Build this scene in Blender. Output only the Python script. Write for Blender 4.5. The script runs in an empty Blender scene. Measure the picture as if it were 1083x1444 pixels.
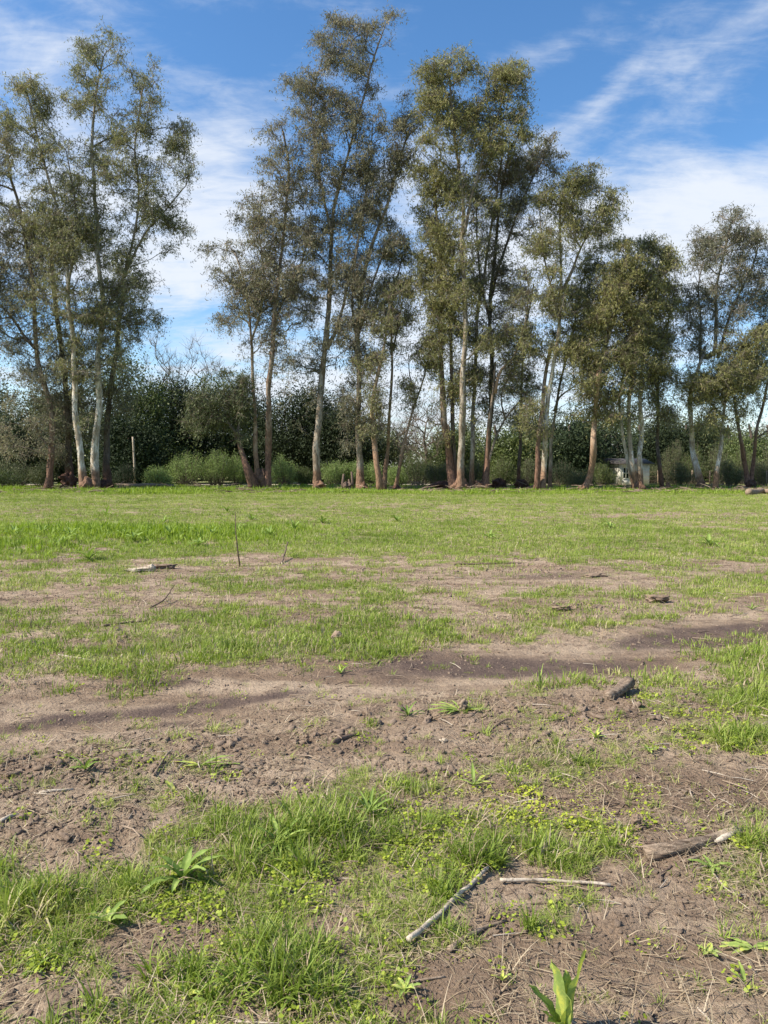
import bpy, math
import numpy as np
from mathutils import Vector, Matrix
R = math.radians
rng = np.random.default_rng(7)
scene = bpy.context.scene
col = scene.collection

# ------------------------------------------------------------------ camera
FPX, CX, CY, HOR, CAMH = 1043.0, 541.5, 722.0, 658.0, 1.55     # photograph is 1083 x 1444
PITCH = math.atan((CY - HOR) / FPX)
cam = bpy.data.objects.new("camera", bpy.data.cameras.new("camera"))
col.objects.link(cam)
cam.data.sensor_fit = 'VERTICAL'; cam.data.sensor_height = 36.0
cam.data.lens = 36.0 * FPX / 1444.0
cam.location = (0, 0, CAMH); cam.rotation_euler = (math.pi / 2 - PITCH, 0, 0)
cam.data.clip_start = 0.05; cam.data.clip_end = 9000
scene.camera = cam

# ------------------------------------------------------------------ sun and sky
SUN_EL, SUN_AZ = 44.0, -106.0        # azimuth from +Y (view direction), clockwise; the sun is at the left
sl = bpy.data.lights.new("sun", 'SUN'); sl.energy = 5.0; sl.angle = R(0.53); sl.color = (1.0, 0.93, 0.81)
so = bpy.data.objects.new("sun", sl); col.objects.link(so)
sd = Vector((math.sin(R(SUN_AZ)) * math.cos(R(SUN_EL)), math.cos(R(SUN_AZ)) * math.cos(R(SUN_EL)), math.sin(R(SUN_EL))))
so.rotation_euler = sd.to_track_quat('Z', 'Y').to_euler()
so.location = (-20, 0, 40)
scene.view_settings.view_transform = 'Standard'; scene.view_settings.look = 'None'
scene.view_settings.exposure = 0.78; scene.view_settings.gamma = 1.0
scene.view_settings.use_curve_mapping = False

class NT:
    """small helper to write node graphs"""
    def __init__(s, tree): s.t = tree; s.n = tree.nodes; s.l = tree.links
    def node(s, typ, **kw):
        nd = s.n.new(typ)
        for k, v in kw.items():
            setattr(nd, k, v)
        return nd
    def put(s, sock, v):
        if hasattr(v, 'is_output') or isinstance(v, bpy.types.NodeSocket): s.l.new(v, sock)
        else: sock.default_value = v
    def m(s, op, a, b=0.0, c=None, clamp=False):
        nd = s.n.new('ShaderNodeMath'); nd.operation = op; nd.use_clamp = clamp
        s.put(nd.inputs[0], a); s.put(nd.inputs[1], b)
        if c is not None: s.put(nd.inputs[2], c)
        return nd.outputs[0]
    def mix(s, f, a, b):
        nd = s.n.new('ShaderNodeMix'); nd.data_type = 'RGBA'
        s.put(nd.inputs[0], f)
        s.put(nd.inputs[6], a if not isinstance(a, tuple) else (*a, 1)[:4]); s.put(nd.inputs[7], b if not isinstance(b, tuple) else (*b, 1)[:4])
        return nd.outputs[2]
    def rng(s, v, a, b, c=0.0, d=1.0, smooth=True):
        nd = s.n.new('ShaderNodeMapRange'); nd.interpolation_type = 'SMOOTHSTEP' if smooth else 'LINEAR'
        s.put(nd.inputs[0], v)
        for i, q in enumerate((a, b, c, d)): nd.inputs[i + 1].default_value = q
        return nd.outputs[0]
    def noise(s, vec, scale, detail=4, rough=0.55, dist=0.0, out=0):
        nd = s.n.new('ShaderNodeTexNoise')
        if vec is not None: s.l.new(vec, nd.inputs['Vector'])
        nd.inputs['Scale'].default_value = scale; nd.inputs['Detail'].default_value = detail
        nd.inputs['Roughness'].default_value = rough; nd.inputs['Distortion'].default_value = dist
        return nd.outputs[out]
    def comb(s, x, y, z):
        nd = s.n.new('ShaderNodeCombineXYZ')
        for i, q in enumerate((x, y, z)): s.put(nd.inputs[i], q)
        return nd.outputs[0]

world = bpy.data.worlds.new("World"); scene.world = world; world.use_nodes = True
w = NT(world.node_tree); w.n.clear()
SKY_STRENGTH = 0.088
sky = w.node('ShaderNodeTexSky', sky_type='NISHITA', sun_disc=False, sun_elevation=R(SUN_EL), sun_rotation=R(SUN_AZ % 360),
             altitude=50, air_density=1.0, dust_density=0.4, ozone_density=3.0)
tc = w.node('ShaderNodeTexCoord'); sep = w.node('ShaderNodeSeparateXYZ'); w.l.new(tc.outputs['Generated'], sep.inputs[0])
dx, dy, dz = sep.outputs
az = w.m('MULTIPLY', w.m('ARCTAN2', dx, dy), 180 / math.pi)
el = w.m('MULTIPLY', w.m('ARCSINE', dz), 180 / math.pi)
den = w.m('ADD', w.m('MAXIMUM', dz, 0.0), 0.16)
pv = w.comb(w.m('DIVIDE', dx, den), w.m('DIVIDE', dy, den), 0.0)      # cloud layer seen in perspective
rot = w.node('ShaderNodeMapping'); w.l.new(pv, rot.inputs[0]); rot.inputs['Rotation'].default_value = (0, 0, R(35)); rot.inputs['Scale'].default_value = (1.0, 2.6, 1.0)
n1 = w.noise(rot.outputs[0], 2.6, 10, 0.6, 0.7)
n2 = w.noise(pv, 2.6, 9, 0.6, 0.35)
n3 = w.noise(rot.outputs[0], 8.0, 8, 0.65, 1.0)
def px_azel(px, py):
    u, v = (px - CX) / FPX, (CY - py) / FPX
    y = math.cos(PITCH) + v * math.sin(PITCH); z = -math.sin(PITCH) + v * math.cos(PITCH)
    return math.degrees(math.atan2(u, y)), math.degrees(math.atan2(z, math.hypot(u, y)))
# cloud masses: centre in photograph pixels, half sizes in degrees, tilt, amount
clouds = [(1005, 66, 8.5, 1.0, 20, .26), (870, 118, 3.2, 0.7, 35, .22), (1010, 125, 4, .8, 20, .2), (768, 78, 3.0, 1.0, 8, .3),
          (300, 215, 4.2, 2.0, -12, .46), (280, 300, 6, 3.6, 0, .42), (255, 370, 8, 2.6, 0, .5), (20, 50, 7.0, 2.8, -35, .22), (140, 20, 3, 1.6, -30, .2),
          (60, 240, 9, 3.6, 10, .34), (1010, 300, 10, 3.4, 4, .55), (900, 345, 8, 3.4, 0, .42), (600, 300, 5, 5.5, 10, .42), (570, 520, 16, 5.0, 0, .5),
          (790, 400, 8, 5, 0, .34), (440, 10, 6, 1.0, -5, .16), (330, 590, 40, 3.5, 0, .35), (90, 330, 6, 3, 0, .35), (700, 225, 6, 2.4, -10, .16)]
acc = None
for (px, py, sa, se, tilt, amt) in clouds:
    a0, e0 = px_azel(px, py); c, s_ = math.cos(R(tilt)), math.sin(R(tilt))
    a = w.m('SUBTRACT', az, a0); e = w.m('SUBTRACT', el, e0)
    u = w.m('DIVIDE', w.m('ADD', w.m('MULTIPLY', a, c), w.m('MULTIPLY', e, s_)), sa)
    v = w.m('DIVIDE', w.m('SUBTRACT', w.m('MULTIPLY', e, c), w.m('MULTIPLY', a, s_)), se)
    q = w.m('ADD', w.m('MULTIPLY', u, u), w.m('MULTIPLY', v, v))
    g = w.m('MULTIPLY', w.m('EXPONENT', w.m('MULTIPLY', q, -0.7)), amt)
    acc = g if acc is None else w.m('ADD', acc, g)
# elsewhere in the sky the same broken thin cloud goes on
away = w.rng(w.m('ABSOLUTE', az), 32, 50)
acc = w.m('ADD', acc, w.m('MULTIPLY', away, w.rng(n2, 0.45, 0.7, 0, 0.4)))
tot = w.m('ADD', w.m('MULTIPLY', w.m('MINIMUM', acc, 0.75), 1.0), w.m('MULTIPLY', w.m('SUBTRACT', n1, 0.5), 0.6))
tot = w.m('ADD', tot, w.m('MULTIPLY', w.m('SUBTRACT', n3, 0.5), 0.45))
tot = w.m('ADD', tot, w.m('MULTIPLY', w.m('SUBTRACT', n2, 0.5), 1.5))
cover = w.rng(tot, 0.03, 0.86, 0, 0.93)
cover = w.m('MAXIMUM', cover, w.rng(el, 12, -1, 0.0, 0.45))
hs = w.node('ShaderNodeHueSaturation'); hs.inputs['Saturation'].default_value = 1.2; hs.inputs['Value'].default_value = 1.34
w.l.new(sky.outputs[0], hs.inputs['Color'])
skyc = w.mix(cover, hs.outputs[0], (5.9, 6.25, 6.8))
bg = w.node('ShaderNodeBackground'); w.l.new(skyc, bg.inputs[0]); bg.inputs[1].default_value = SKY_STRENGTH
out = w.node('ShaderNodeOutputWorld'); w.l.new(bg.outputs[0], out.inputs[0])

# ------------------------------------------------------------------ helpers
def ray(px, py):
    u, v = (px - CX) / FPX, (CY - py) / FPX
    return np.array([u, math.cos(PITCH) + v * math.sin(PITCH), -math.sin(PITCH) + v * math.cos(PITCH)])
def at(px, py, Y):
    d = ray(px, py); return np.array([0, 0, CAMH]) + d * (Y / d[1])
def project(x, y, z=0.0):
    dzz = z - CAMH
    depth = y * math.cos(PITCH) - dzz * math.sin(PITCH)
    up = y * math.sin(PITCH) + dzz * math.cos(PITCH)
    return CX + FPX * x / depth, CY - FPX * up / depth

def _hash(ix, iy, seed):
    h = (ix.astype(np.int64) * 374761393 + iy.astype(np.int64) * 668265263 + seed * 1442695041) & 0xffffffff
    h = ((h ^ (h >> 13)) * 1274126177) & 0xffffffff
    return ((h ^ (h >> 16)) & 0xffff) / 65535.0
def vnoise(x, y, seed=0):
    x = np.asarray(x, float); y = np.asarray(y, float)
    ix, iy = np.floor(x), np.floor(y); fx, fy = x - ix, y - iy
    fx = fx * fx * (3 - 2 * fx); fy = fy * fy * (3 - 2 * fy)
    a, b = _hash(ix, iy, seed), _hash(ix + 1, iy, seed); c, d = _hash(ix, iy + 1, seed), _hash(ix + 1, iy + 1, seed)
    return (a * (1 - fx) + b * fx) * (1 - fy) + (c * (1 - fx) + d * fx) * fy - 0.5
def fbm(x, y, seed=0, o=4):
    t, a = 0, 1.0
    for i in range(o):
        t = t + a * vnoise(x * 2 ** i + 13.7 * i, y * 2 ** i - 7.1 * i, seed + i); a *= 0.5
    return t
def sstep(v, a, b):
    t = np.clip((v - a) / (b - a), 0, 1); return t * t * (3 - 2 * t)

# what covers the field: 1 = green, 0 = bare soil.  Patches are given where the photograph shows them, on the ground plane.
PROF = ([640, 690, 705, 720, 745, 780, 792, 800, 820, 845, 870, 895, 915, 935, 960, 1000, 1050, 1090, 1115, 1150, 1200, 1300, 1444, 1800],
        [.90, .90, .86, .68, .82, .70, .56, .50, .54, .48, .50, .56, .58, .42, .32, .26, .24, .30, .43, .49, .52, .50, .50, .50])
PATCH = [  # px, py, rx, ry, tilt, amount
    (735, 811, 170, 14, 0, -.75), (350, 790, 240, 6, -1, -.45), (240, 848, 130, 14, -2, -.45), (50, 855, 130, 26, 0, -.3), (860, 893, 60, 6, -8, -.3),
    (720, 852, 120, 7, -4, -.45), (1030, 745, 90, 6, 2, -.35), (580, 858, 60, 7, 0, -.3), (1050, 800, 80, 8, 0, -.25), (240, 768, 0.1, 1, 0, 0),
    (540, 712, 320, 4, 0, -.2), (930, 728, 200, 5, 0, -.25), (90, 770, 120, 6, 0, -.15), (1020, 850, 120, 9, -5, -.35), (60, 895, 160, 9, 0, -.25),
    (180, 905, 90, 24, 0, .25), (380, 905, 110, 24, 4, .15), (560, 890, 120, 26, 0, .15), (950, 865, 60, 8, 0, .2), (640, 880, 100, 22, 0, .12),
    (60, 975, 80, 12, -8, .35), (240, 978, 28, 10, 0, .35), (310, 985, 40, 9, 0, .3), (680, 960, 45, 9, 0, .25), (762, 962, 18, 12, 0, .35), (250, 1090, 90, 14, 0, .2),
    (1040, 1000, 120, 50, 0, .40), (900, 1020, 90, 25, 0, .1), (930, 965, 60, 18, 0, .15), (1080, 960, 60, 30, 0, .2), (830, 1080, 120, 25, 0, .22), (720, 1090, 90, 20, 0, .15), (960, 1110, 80, 35, 0, .1),
    (50, 1165, 150, 38, 6, -.62), (230, 1110, 150, 22, 0, -.15), (400, 1100, 60, 40, 0, -.2), (150, 1230, 90, 22, 0, .1), (620, 1090, 90, 16, 10, -.3),
    (725, 1262, 62, 26, 0, -.75), (930, 1290, 90, 52, -15, -.78), (870, 1235, 60, 16, 0, -.4), (1000, 1395, 110, 55, 0, -.62), (820, 1345, 90, 36, -10, -.45),
    (640, 1425, 95, 26, 0, -.8), (590, 1370, 50, 20, 0, -.35), (205, 1325, 75, 30, -10, -.72), (30, 1390, 75, 34, 0, -.72), (470, 1265, 60, 24, 20, -.4),
    (345, 1395, 45, 40, 0, -.35), (450, 1310, 40, 25, 0, -.35), (90, 1225, 60, 12, 0, -.3), (1060, 1120, 50, 20, 0, -.35), (632, 1284, 78, 13, -41, -.55), (930, 1215, 80, 14, -12, -.35),
    (370, 1270, 70, 55, 0, .35), (400, 1400, 70, 40, 0, .3), (480, 1180, 90, 26, 0, .3), (790, 1290, 45, 34, 0, .35), (860, 1400, 75, 40, 0, .35), (1050, 1270, 60, 70, 0, .3), (740, 1190, 120, 30, 0, .25), (200, 1180, 100, 22, 0, .15), (30, 1280, 60, 30, 0, .35)]
TRACK = ([-600, 0, 200, 400, 600, 750, 900, 1083, 1700], [1120, 1032, 990, 962, 948, 938, 915, 884, 790], [60, 46, 38, 34, 34, 26, 27, 27, 20])
def ell(px, py, P):
    cx, cy, rx, ry, tl, am = P; c, s = math.cos(R(tl)), math.sin(R(tl))
    dx, dy = px - cx, py - cy
    return np.exp(-0.9 * (((dx * c + dy * s) / rx) ** 2 + ((-dx * s + dy * c) / ry) ** 2)) * am
def cover_at(x, y):
    px, py = project(x, y)
    py = np.where(y < 0.3, 3000, py)
    wx = px + 26 * fbm(x * 1.1, y * 1.1, 51, 3); wy = py + np.clip((py - 650) * 0.09, 2, 30) * fbm(x * 0.9, y * 0.9, 61, 3)
    g = np.interp(py, *PROF)
    for P in PATCH: g = g + ell(wx, wy, P)
    c = np.interp(wx, TRACK[0], TRACK[1]); hw = np.interp(wx, TRACK[0], TRACK[2])
    t = np.exp(-((wy - c) / hw) ** 4)
    g = g * (1 - t * 0.93)
    n = fbm(x * 1.3 + 5, y * 1.6, 3, 4) * 0.42 + fbm(x * 5.5, y * 5.5, 9, 3) * 0.48
    far = sstep(py, 900, 700)
    n = n * (1 - 0.05 * far) * (1 + .35 * sstep(py, 940, 900) * sstep(py, 780, 800)); nr = sstep(py, 1060, 1140)
    return np.clip(sstep(g + n, 0.22 + .08 * nr, 0.86 - .12 * nr), 0, 1), t
UMBER = [(700, 934, 150, 15, 2, 1.3), (1000, 893, 130, 13, -5, 1.3), (330, 982, 130, 8, -6, .9), (70, 1012, 130, 10, -8, .9), (200, 960, 90, 6, -4, .6), (470, 945, 90, 7, -3, .45), (900, 930, 70, 10, -4, .5), (60, 1110, 110, 14, 0, .5), (120, 905, 120, 6, 0, .4), (880, 1010, 120, 10, 0, .4), (930, 1290, 60, 30, 0, .35), (700, 1275, 50, 14, 0, .3), (1083, 880, 60, 10, 0, .5), (240, 1018, 110, 8, -6, .6), (120, 985, 90, 8, -8, .35), (560, 955, 60, 10, 0, .4), (770, 812, 120, 8, 0, .55), (250, 955, 60, 8, 0, .3), (180, 1085, 80, 20, 0, .5), (600, 1095, 90, 14, 0, .4)]  # patches where the soil colour turns darker brown
def height(x, y):
    x = np.asarray(x, float); y = np.asarray(y, float)
    px, py = project(x, np.maximum(y, 0.3))
    g, t = cover_at(x, y)
    near = sstep(y, 14, 4)
    h = 0.045 * fbm(x * .16, y * .3, 21, 3) + 0.03 * fbm(x * .9, y * .9, 22, 3) + near * 0.016 * fbm(x * 4.5, y * 4.5, 23, 4)
    ty = np.interp(px, TRACK[0], TRACK[1])
    h = h - 0.035 * t
    cl = sum(ell(px, py, P) for P in [(150, 1090, 190, 22, 4, 1.), (620, 1092, 120, 12, 10, 1.), (880, 1000, 160, 22, 0, .5), (700, 1020, 200, 30, 0, .35), (60, 1180, 120, 40, 0, .5), (740, 802, 100, 4, 0, .8), (800, 856, 60, 5, 0, .8), (480, 1150, 60, 20, 0, .4)])
    h = h + cl * (0.03 + 0.05 * fbm(x * 7, y * 7, 31, 4))
    rough = (1 - 0.75 * t) * (1 - g)
    h = h + near * rough * 0.02 * fbm(x * 13, y * 13, 33, 3)
    return h * sstep(y, 52, 44) if np.ndim(y) else float(h * (1 if y < 44 else max(0, (52 - y) / 8)))
def H(x, y): return float(height(np.array([x]), np.array([y]))[0])
def gpt(px, py, dz=0.0):
    d = ray(px, py); z = 0.0
    for _ in range(4):
        t = (z - CAMH) / d[2]; p = d * t; z = H(p[0], p[1])
    return np.array([p[0], p[1], z + dz])

def mesh_from(name, V, F, uvn=None, attrs=None, smooth=False, mats=()):
    """V (n,3), F (m,k) arrays with equal face size, or a list of such arrays"""
    me = bpy.data.meshes.new(name)
    V = np.asarray(V, np.float32)
    Fs = F if isinstance(F, list) else [F]
    Fs = [np.asarray(f, np.int32) for f in Fs if len(f)]
    me.vertices.add(len(V)); me.vertices.foreach_set('co', V.ravel())
    loops = np.concatenate([f.ravel() for f in Fs]); tot = np.concatenate([np.full(len(f), f.shape[1], np.int32) for f in Fs])
    me.loops.add(len(loops)); me.loops.foreach_set('vertex_index', loops)
    me.polygons.add(len(tot)); st = np.concatenate([[0], np.cumsum(tot)[:-1]]).astype(np.int32)
    me.polygons.foreach_set('loop_start', st)
    try: me.polygons.foreach_set('loop_total', tot)
    except Exception: pass
    if smooth: me.polygons.foreach_set('use_smooth', np.ones(len(tot), bool))
    for k, a in (attrs or {}).items():
        a = np.asarray(a, np.float32)
        if a.ndim == 2:
            at_ = me.attributes.new(k, 'FLOAT_VECTOR', 'POINT'); at_.data.foreach_set('vector', a.ravel())
        else:
            at_ = me.attributes.new(k, 'FLOAT', 'POINT'); at_.data.foreach_set('value', a)
    me.update(calc_edges=True); me.validate()
    for m in mats: me.materials.append(m)
    return me
def link(name, me, parent=None, **props):
    o = bpy.data.objects.new(name, me); col.objects.link(o)
    if parent is not None: o.parent = parent
    for k, v in props.items(): o[k] = v
    return o
def thing(name, label, cat, loc, group=None, me=None):
    o = link(name, me, label=label, category=cat)
    o.location = Vector([float(q) for q in loc])
    if group: o['group'] = group
    return o

# ------------------------------------------------------------------ materials
def new_mat(name):
    m = bpy.data.materials.new(name); m.use_nodes = True
    g = NT(m.node_tree); g.n.clear()
    o = g.node('ShaderNodeOutputMaterial'); return m, g, o
def principled(g, o, colr, rough=0.8, spec=0.3, bump=None, bdist=0.01, bstr=1.0):
    p = g.node('ShaderNodeBsdfPrincipled'); g.put(p.inputs['Base Color'], colr if not isinstance(colr, tuple) else (*colr, 1)[:4])
    g.put(p.inputs['Roughness'], rough); p.inputs['Specular IOR Level'].default_value = spec
    if bump is not None:
        b = g.node('ShaderNodeBump'); b.inputs['Distance'].default_value = bdist; b.inputs['Strength'].default_value = bstr
        g.l.new(bump, b.inputs['Height']); g.l.new(b.outputs[0], p.inputs['Normal'])
    g.l.new(p.outputs[0], o.inputs[0]); return p
def attr(g, name, typ='GEOMETRY'):
    a = g.node('ShaderNodeAttribute', attribute_name=name, attribute_type=typ); return a.outputs['Fac']
def ramp(g, f, stops):
    r = g.node('ShaderNodeValToRGB'); e = r.color_ramp.elements
    while len(e) < len(stops): e.new(0.5)
    for i, (p, c) in enumerate(stops): e[i].position = p; e[i].color = (*c, 1)
    g.put(r.inputs[0], f); return r.outputs[0]

def leaf_material(name, stops, inst=False, trans=0.35, rough=0.55, extra=None):
    m, g, o = new_mat(name)
    t = attr(g, 'tint', 'INSTANCER' if inst else 'GEOMETRY')
    if inst:
        b = attr(g, 'blade', 'GEOMETRY'); t = g.m('ADD', g.m('MULTIPLY', t, 0.6), g.m('MULTIPLY', b, 0.4))
    if extra:
        tcx = g.node('ShaderNodeTexCoord'); t = g.m('ADD', t, g.m('MULTIPLY', g.m('SUBTRACT', g.noise(tcx.outputs['Object'], 45, 5, .7), .55), .9), clamp=True)
    c = ramp(g, t, stops)
    p = g.node('ShaderNodeBsdfPrincipled'); g.l.new(c, p.inputs['Base Color']); p.inputs['Roughness'].default_value = rough; p.inputs['Specular IOR Level'].default_value = 0.3
    tr = g.node('ShaderNodeBsdfTranslucent'); c2 = g.mix(1.0, c, c)
    hs_ = g.node('ShaderNodeHueSaturation'); g.l.new(c, hs_.inputs['Color']); hs_.inputs['Saturation'].default_value = 1.1; hs_.inputs['Value'].default_value = 1.15; hs_.inputs['Hue'].default_value = 0.502
    g.l.new(hs_.outputs[0], tr.inputs[0])
    mx = g.node('ShaderNodeMixShader'); mx.inputs[0].default_value = trans
    g.l.new(p.outputs[0], mx.inputs[1]); g.l.new(tr.outputs[0], mx.inputs[2]); g.l.new(mx.outputs[0], o.inputs[0])
    return m
M_GRASS = leaf_material('grass_blades', [(0, (.11, .155, .022)), (.3, (.185, .255, .036)), (.55, (.275, .350, .062)), (.78, (.41, .43, .12)), (1, (.56, .46, .27))], True, .35)
M_LUSH = leaf_material('lush_leaves', [(0, (.14, .20, .025)), (.5, (.25, .34, .045)), (1, (.38, .46, .08))], True, .35)
M_CLOVER = leaf_material('clover_leaves', [(0, (.19, .26, .03)), (.5, (.32, .38, .04)), (1, (.46, .48, .05))], True, .3)
M_STRAW = leaf_material('dry_straw', [(0, (.16, .115, .07)), (.4, (.30, .225, .14)), (.8, (.46, .37, .25)), (1, (.60, .52, .38))], True, .1, .7)
M_DOCK = leaf_material('broad_leaf', [(0, (.12, .18, .035)), (.5, (.21, .30, .06)), (.8, (.33, .42, .11)), (1, (.62, .62, .12))], False, .3, .7, True)
EUC = {
 'olive': leaf_material('eucalyptus_leaves', [(0, (.140, .145, .067)), (.5, (.226, .229, .104)), (.85, (.305, .295, .127)), (1, (.329, .251, .151))], False, .36, .5),
 'green': leaf_material('eucalyptus_leaves_green', [(0, (.138, .144, .057)), (.5, (.237, .234, .089)), (.9, (.350, .322, .119)), (1, (.362, .283, .154))], False, .36, .5),
 'brown': leaf_material('eucalyptus_leaves_brown', [(0, (.128, .126, .072)), (.5, (.213, .205, .122)), (.8, (.275, .258, .151)), (1, (.342, .251, .162))], False, .36, .55),
 'grey': leaf_material('eucalyptus_leaves_grey', [(0, (.111, .117, .072)), (.5, (.169, .172, .107)), (.85, (.234, .227, .137)), (1, (.286, .221, .156))], False, .36, .5),
 'dark': leaf_material('evergreen_leaves', [(0, (.016, .026, .010)), (.5, (.028, .042, .015)), (1, (.048, .064, .022))], False, .12, .8),
 'deep': leaf_material('evergreen_leaves_deep', [(0, (.016, .028, .012)), (.5, (.028, .046, .018)), (1, (.050, .068, .024))], False, .1, .8),
 'mid': leaf_material('woodland_leaves', [(0, (.055, .078, .024)), (.5, (.095, .125, .036)), (1, (.15, .175, .055))], False, .2, .5),
 'duff': leaf_material('brown_thicket_leaves', [(0, (.055, .069, .031)), (.5, (.094, .111, .044)), (1, (.149, .160, .063))], False, .15, .6),
 'shrub': leaf_material('shrub_leaves', [(0, (.132, .181, .052)), (.5, (.220, .295, .089)), (1, (.319, .397, .136))], False, .3, .6),
}
def bark_material(name, pale, tan, red, z0, z1, patch=0.5):
    m, g, o = new_mat(name)
    tcn = g.node('ShaderNodeTexCoord'); mp = g.node('ShaderNodeMapping'); g.l.new(tcn.outputs['Object'], mp.inputs[0]); mp.inputs['Scale'].default_value = (1, 1, .28)
    sp = g.node('ShaderNodeSeparateXYZ'); g.l.new(tcn.outputs['Object'], sp.inputs[0])
    na = g.noise(mp.outputs[0], 3.2, 5, .6, .6); nb = g.noise(mp.outputs[0], 14, 5, .65); nc = g.noise(tcn.outputs['Object'], 1.3, 3)
    c = g.mix(g.rng(na, patch - .04, patch + .05), pale, tan)
    c = g.mix(g.m('MULTIPLY', g.rng(nb, .50, .62), .7), c, tuple(q * .38 for q in tan))
    zz = g.m('ADD', sp.outputs[2], g.m('MULTIPLY', g.m('SUBTRACT', nc, .5), 3.0)); zz = g.m('ADD', zz, g.m('MULTIPLY', g.m('SUBTRACT', na, .5), 2.2))
    redc = g.mix(g.rng(nb, .38, .62), tuple(q * .45 for q in red), red)
    c = g.mix(g.rng(zz, z1, z0), c, redc)
    thin = attr(g, 'limb'); dull = g.mix(g.rng(na, .4, .6), (.11, .088, .068), (.20, .17, .135))
    c = g.mix(g.m('MULTIPLY', thin, .85), c, dull)
    principled(g, o, c, .85, .15, nb, .03, .8); return m
BARK = {
 'pale': bark_material('pale_gum_bark', (.60, .55, .46), (.36, .29, .21), (.29, .18, .115), .8, 2.0),
 'grey': bark_material('grey_gum_bark', (.38, .33, .26), (.22, .17, .12), (.27, .165, .105), .9, 2.2),
 'tan': bark_material('tan_gum_bark', (.42, .31, .21), (.30, .19, .12), (.31, .19, .12), 1.6, 4.0),
 'dark': bark_material('dark_gum_bark', (.15, .12, .095), (.09, .068, .052), (.16, .085, .055), 1.0, 2.5),
 'red': bark_material('red_gum_bark', (.30, .23, .17), (.17, .115, .08), (.22, .125, .085), 2.0, 5.0),
}
m, g, o = new_mat('bare_branch_bark'); tcn = g.node('ShaderNodeTexCoord')
principled(g, o, g.mix(g.noise(tcn.outputs['Object'], 3), (.10, .082, .062), (.19, .16, .125)), .9, .1); M_BARE = m
def wood_mat(name, a, b, d, scale=14):
    m, g, o = new_mat(name); tcn = g.node('ShaderNodeTexCoord'); mp = g.node('ShaderNodeMapping'); g.l.new(tcn.outputs['Generated'], mp.inputs[0]); mp.inputs['Scale'].default_value = (1, 1, 1)
    n = g.noise(tcn.outputs['Object'], scale, 6, .65, .4); n2_ = g.noise(tcn.outputs['Object'], scale * 5, 4, .6)
    c = g.mix(g.rng(n, .35, .65), a, b); c = g.mix(g.m('MULTIPLY', g.rng(n2_, .5, .7), .7), c, d)
    principled(g, o, c, .9, .12, g.m('ADD', n, g.m('MULTIPLY', n2_, .5)), .006, .9); return m
M_WOOD = wood_mat('weathered_wood', (.31, .235, .17), (.20, .145, .10), (.085, .06, .042))
M_WOODPALE = wood_mat('bleached_wood', (.50, .43, .34), (.34, .28, .215), (.16, .12, .085))
M_WOODDARK = wood_mat('damp_wood', (.17, .12, .09), (.10, .07, .055), (.04, .03, .024))
def log_mat():
    m, g, o = new_mat('log_bark'); t = g.node('ShaderNodeTexCoord'); mp = g.node('ShaderNodeMapping'); g.l.new(t.outputs['Object'], mp.inputs[0]); mp.inputs['Rotation'].default_value = (0, 0, R(-24)); mp.inputs['Scale'].default_value = (.16, 1, 1)
    sp = g.node('ShaderNodeSeparateXYZ'); g.l.new(t.outputs['Object'], sp.inputs[0])
    a = g.noise(mp.outputs[0], 70, 6, .7, .5); b = g.noise(t.outputs['Object'], 16, 5, .65); c = g.mix(g.rng(a, .38, .60), (.11, .078, .055), (.33, .25, .18)); c = g.mix(g.m('MULTIPLY', g.rng(b, .48, .62), .6), c, (.20, .145, .105))
    c = g.mix(g.rng(g.m('ADD', sp.outputs[0], g.m('MULTIPLY', b, .12)), .36, .42), c, g.mix(a, (.30, .21, .13), (.62, .50, .36)))
    principled(g, o, c, .9, .1, g.m('ADD', a, b), .012, 1.0); return m
M_LOG = log_mat()
M_CLOD = wood_mat('soil_clod', (.33, .245, .18), (.25, .18, .13), (.14, .10, .072), 30)
M_CLODD = wood_mat('dark_soil_clod', (.26, .19, .135), (.17, .12, .085), (.09, .065, .048), 12)
M_CUT = wood_mat('cut_wood_end', (.55, .43, .30), (.42, .31, .21), (.25, .17, .11), 30)

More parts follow.
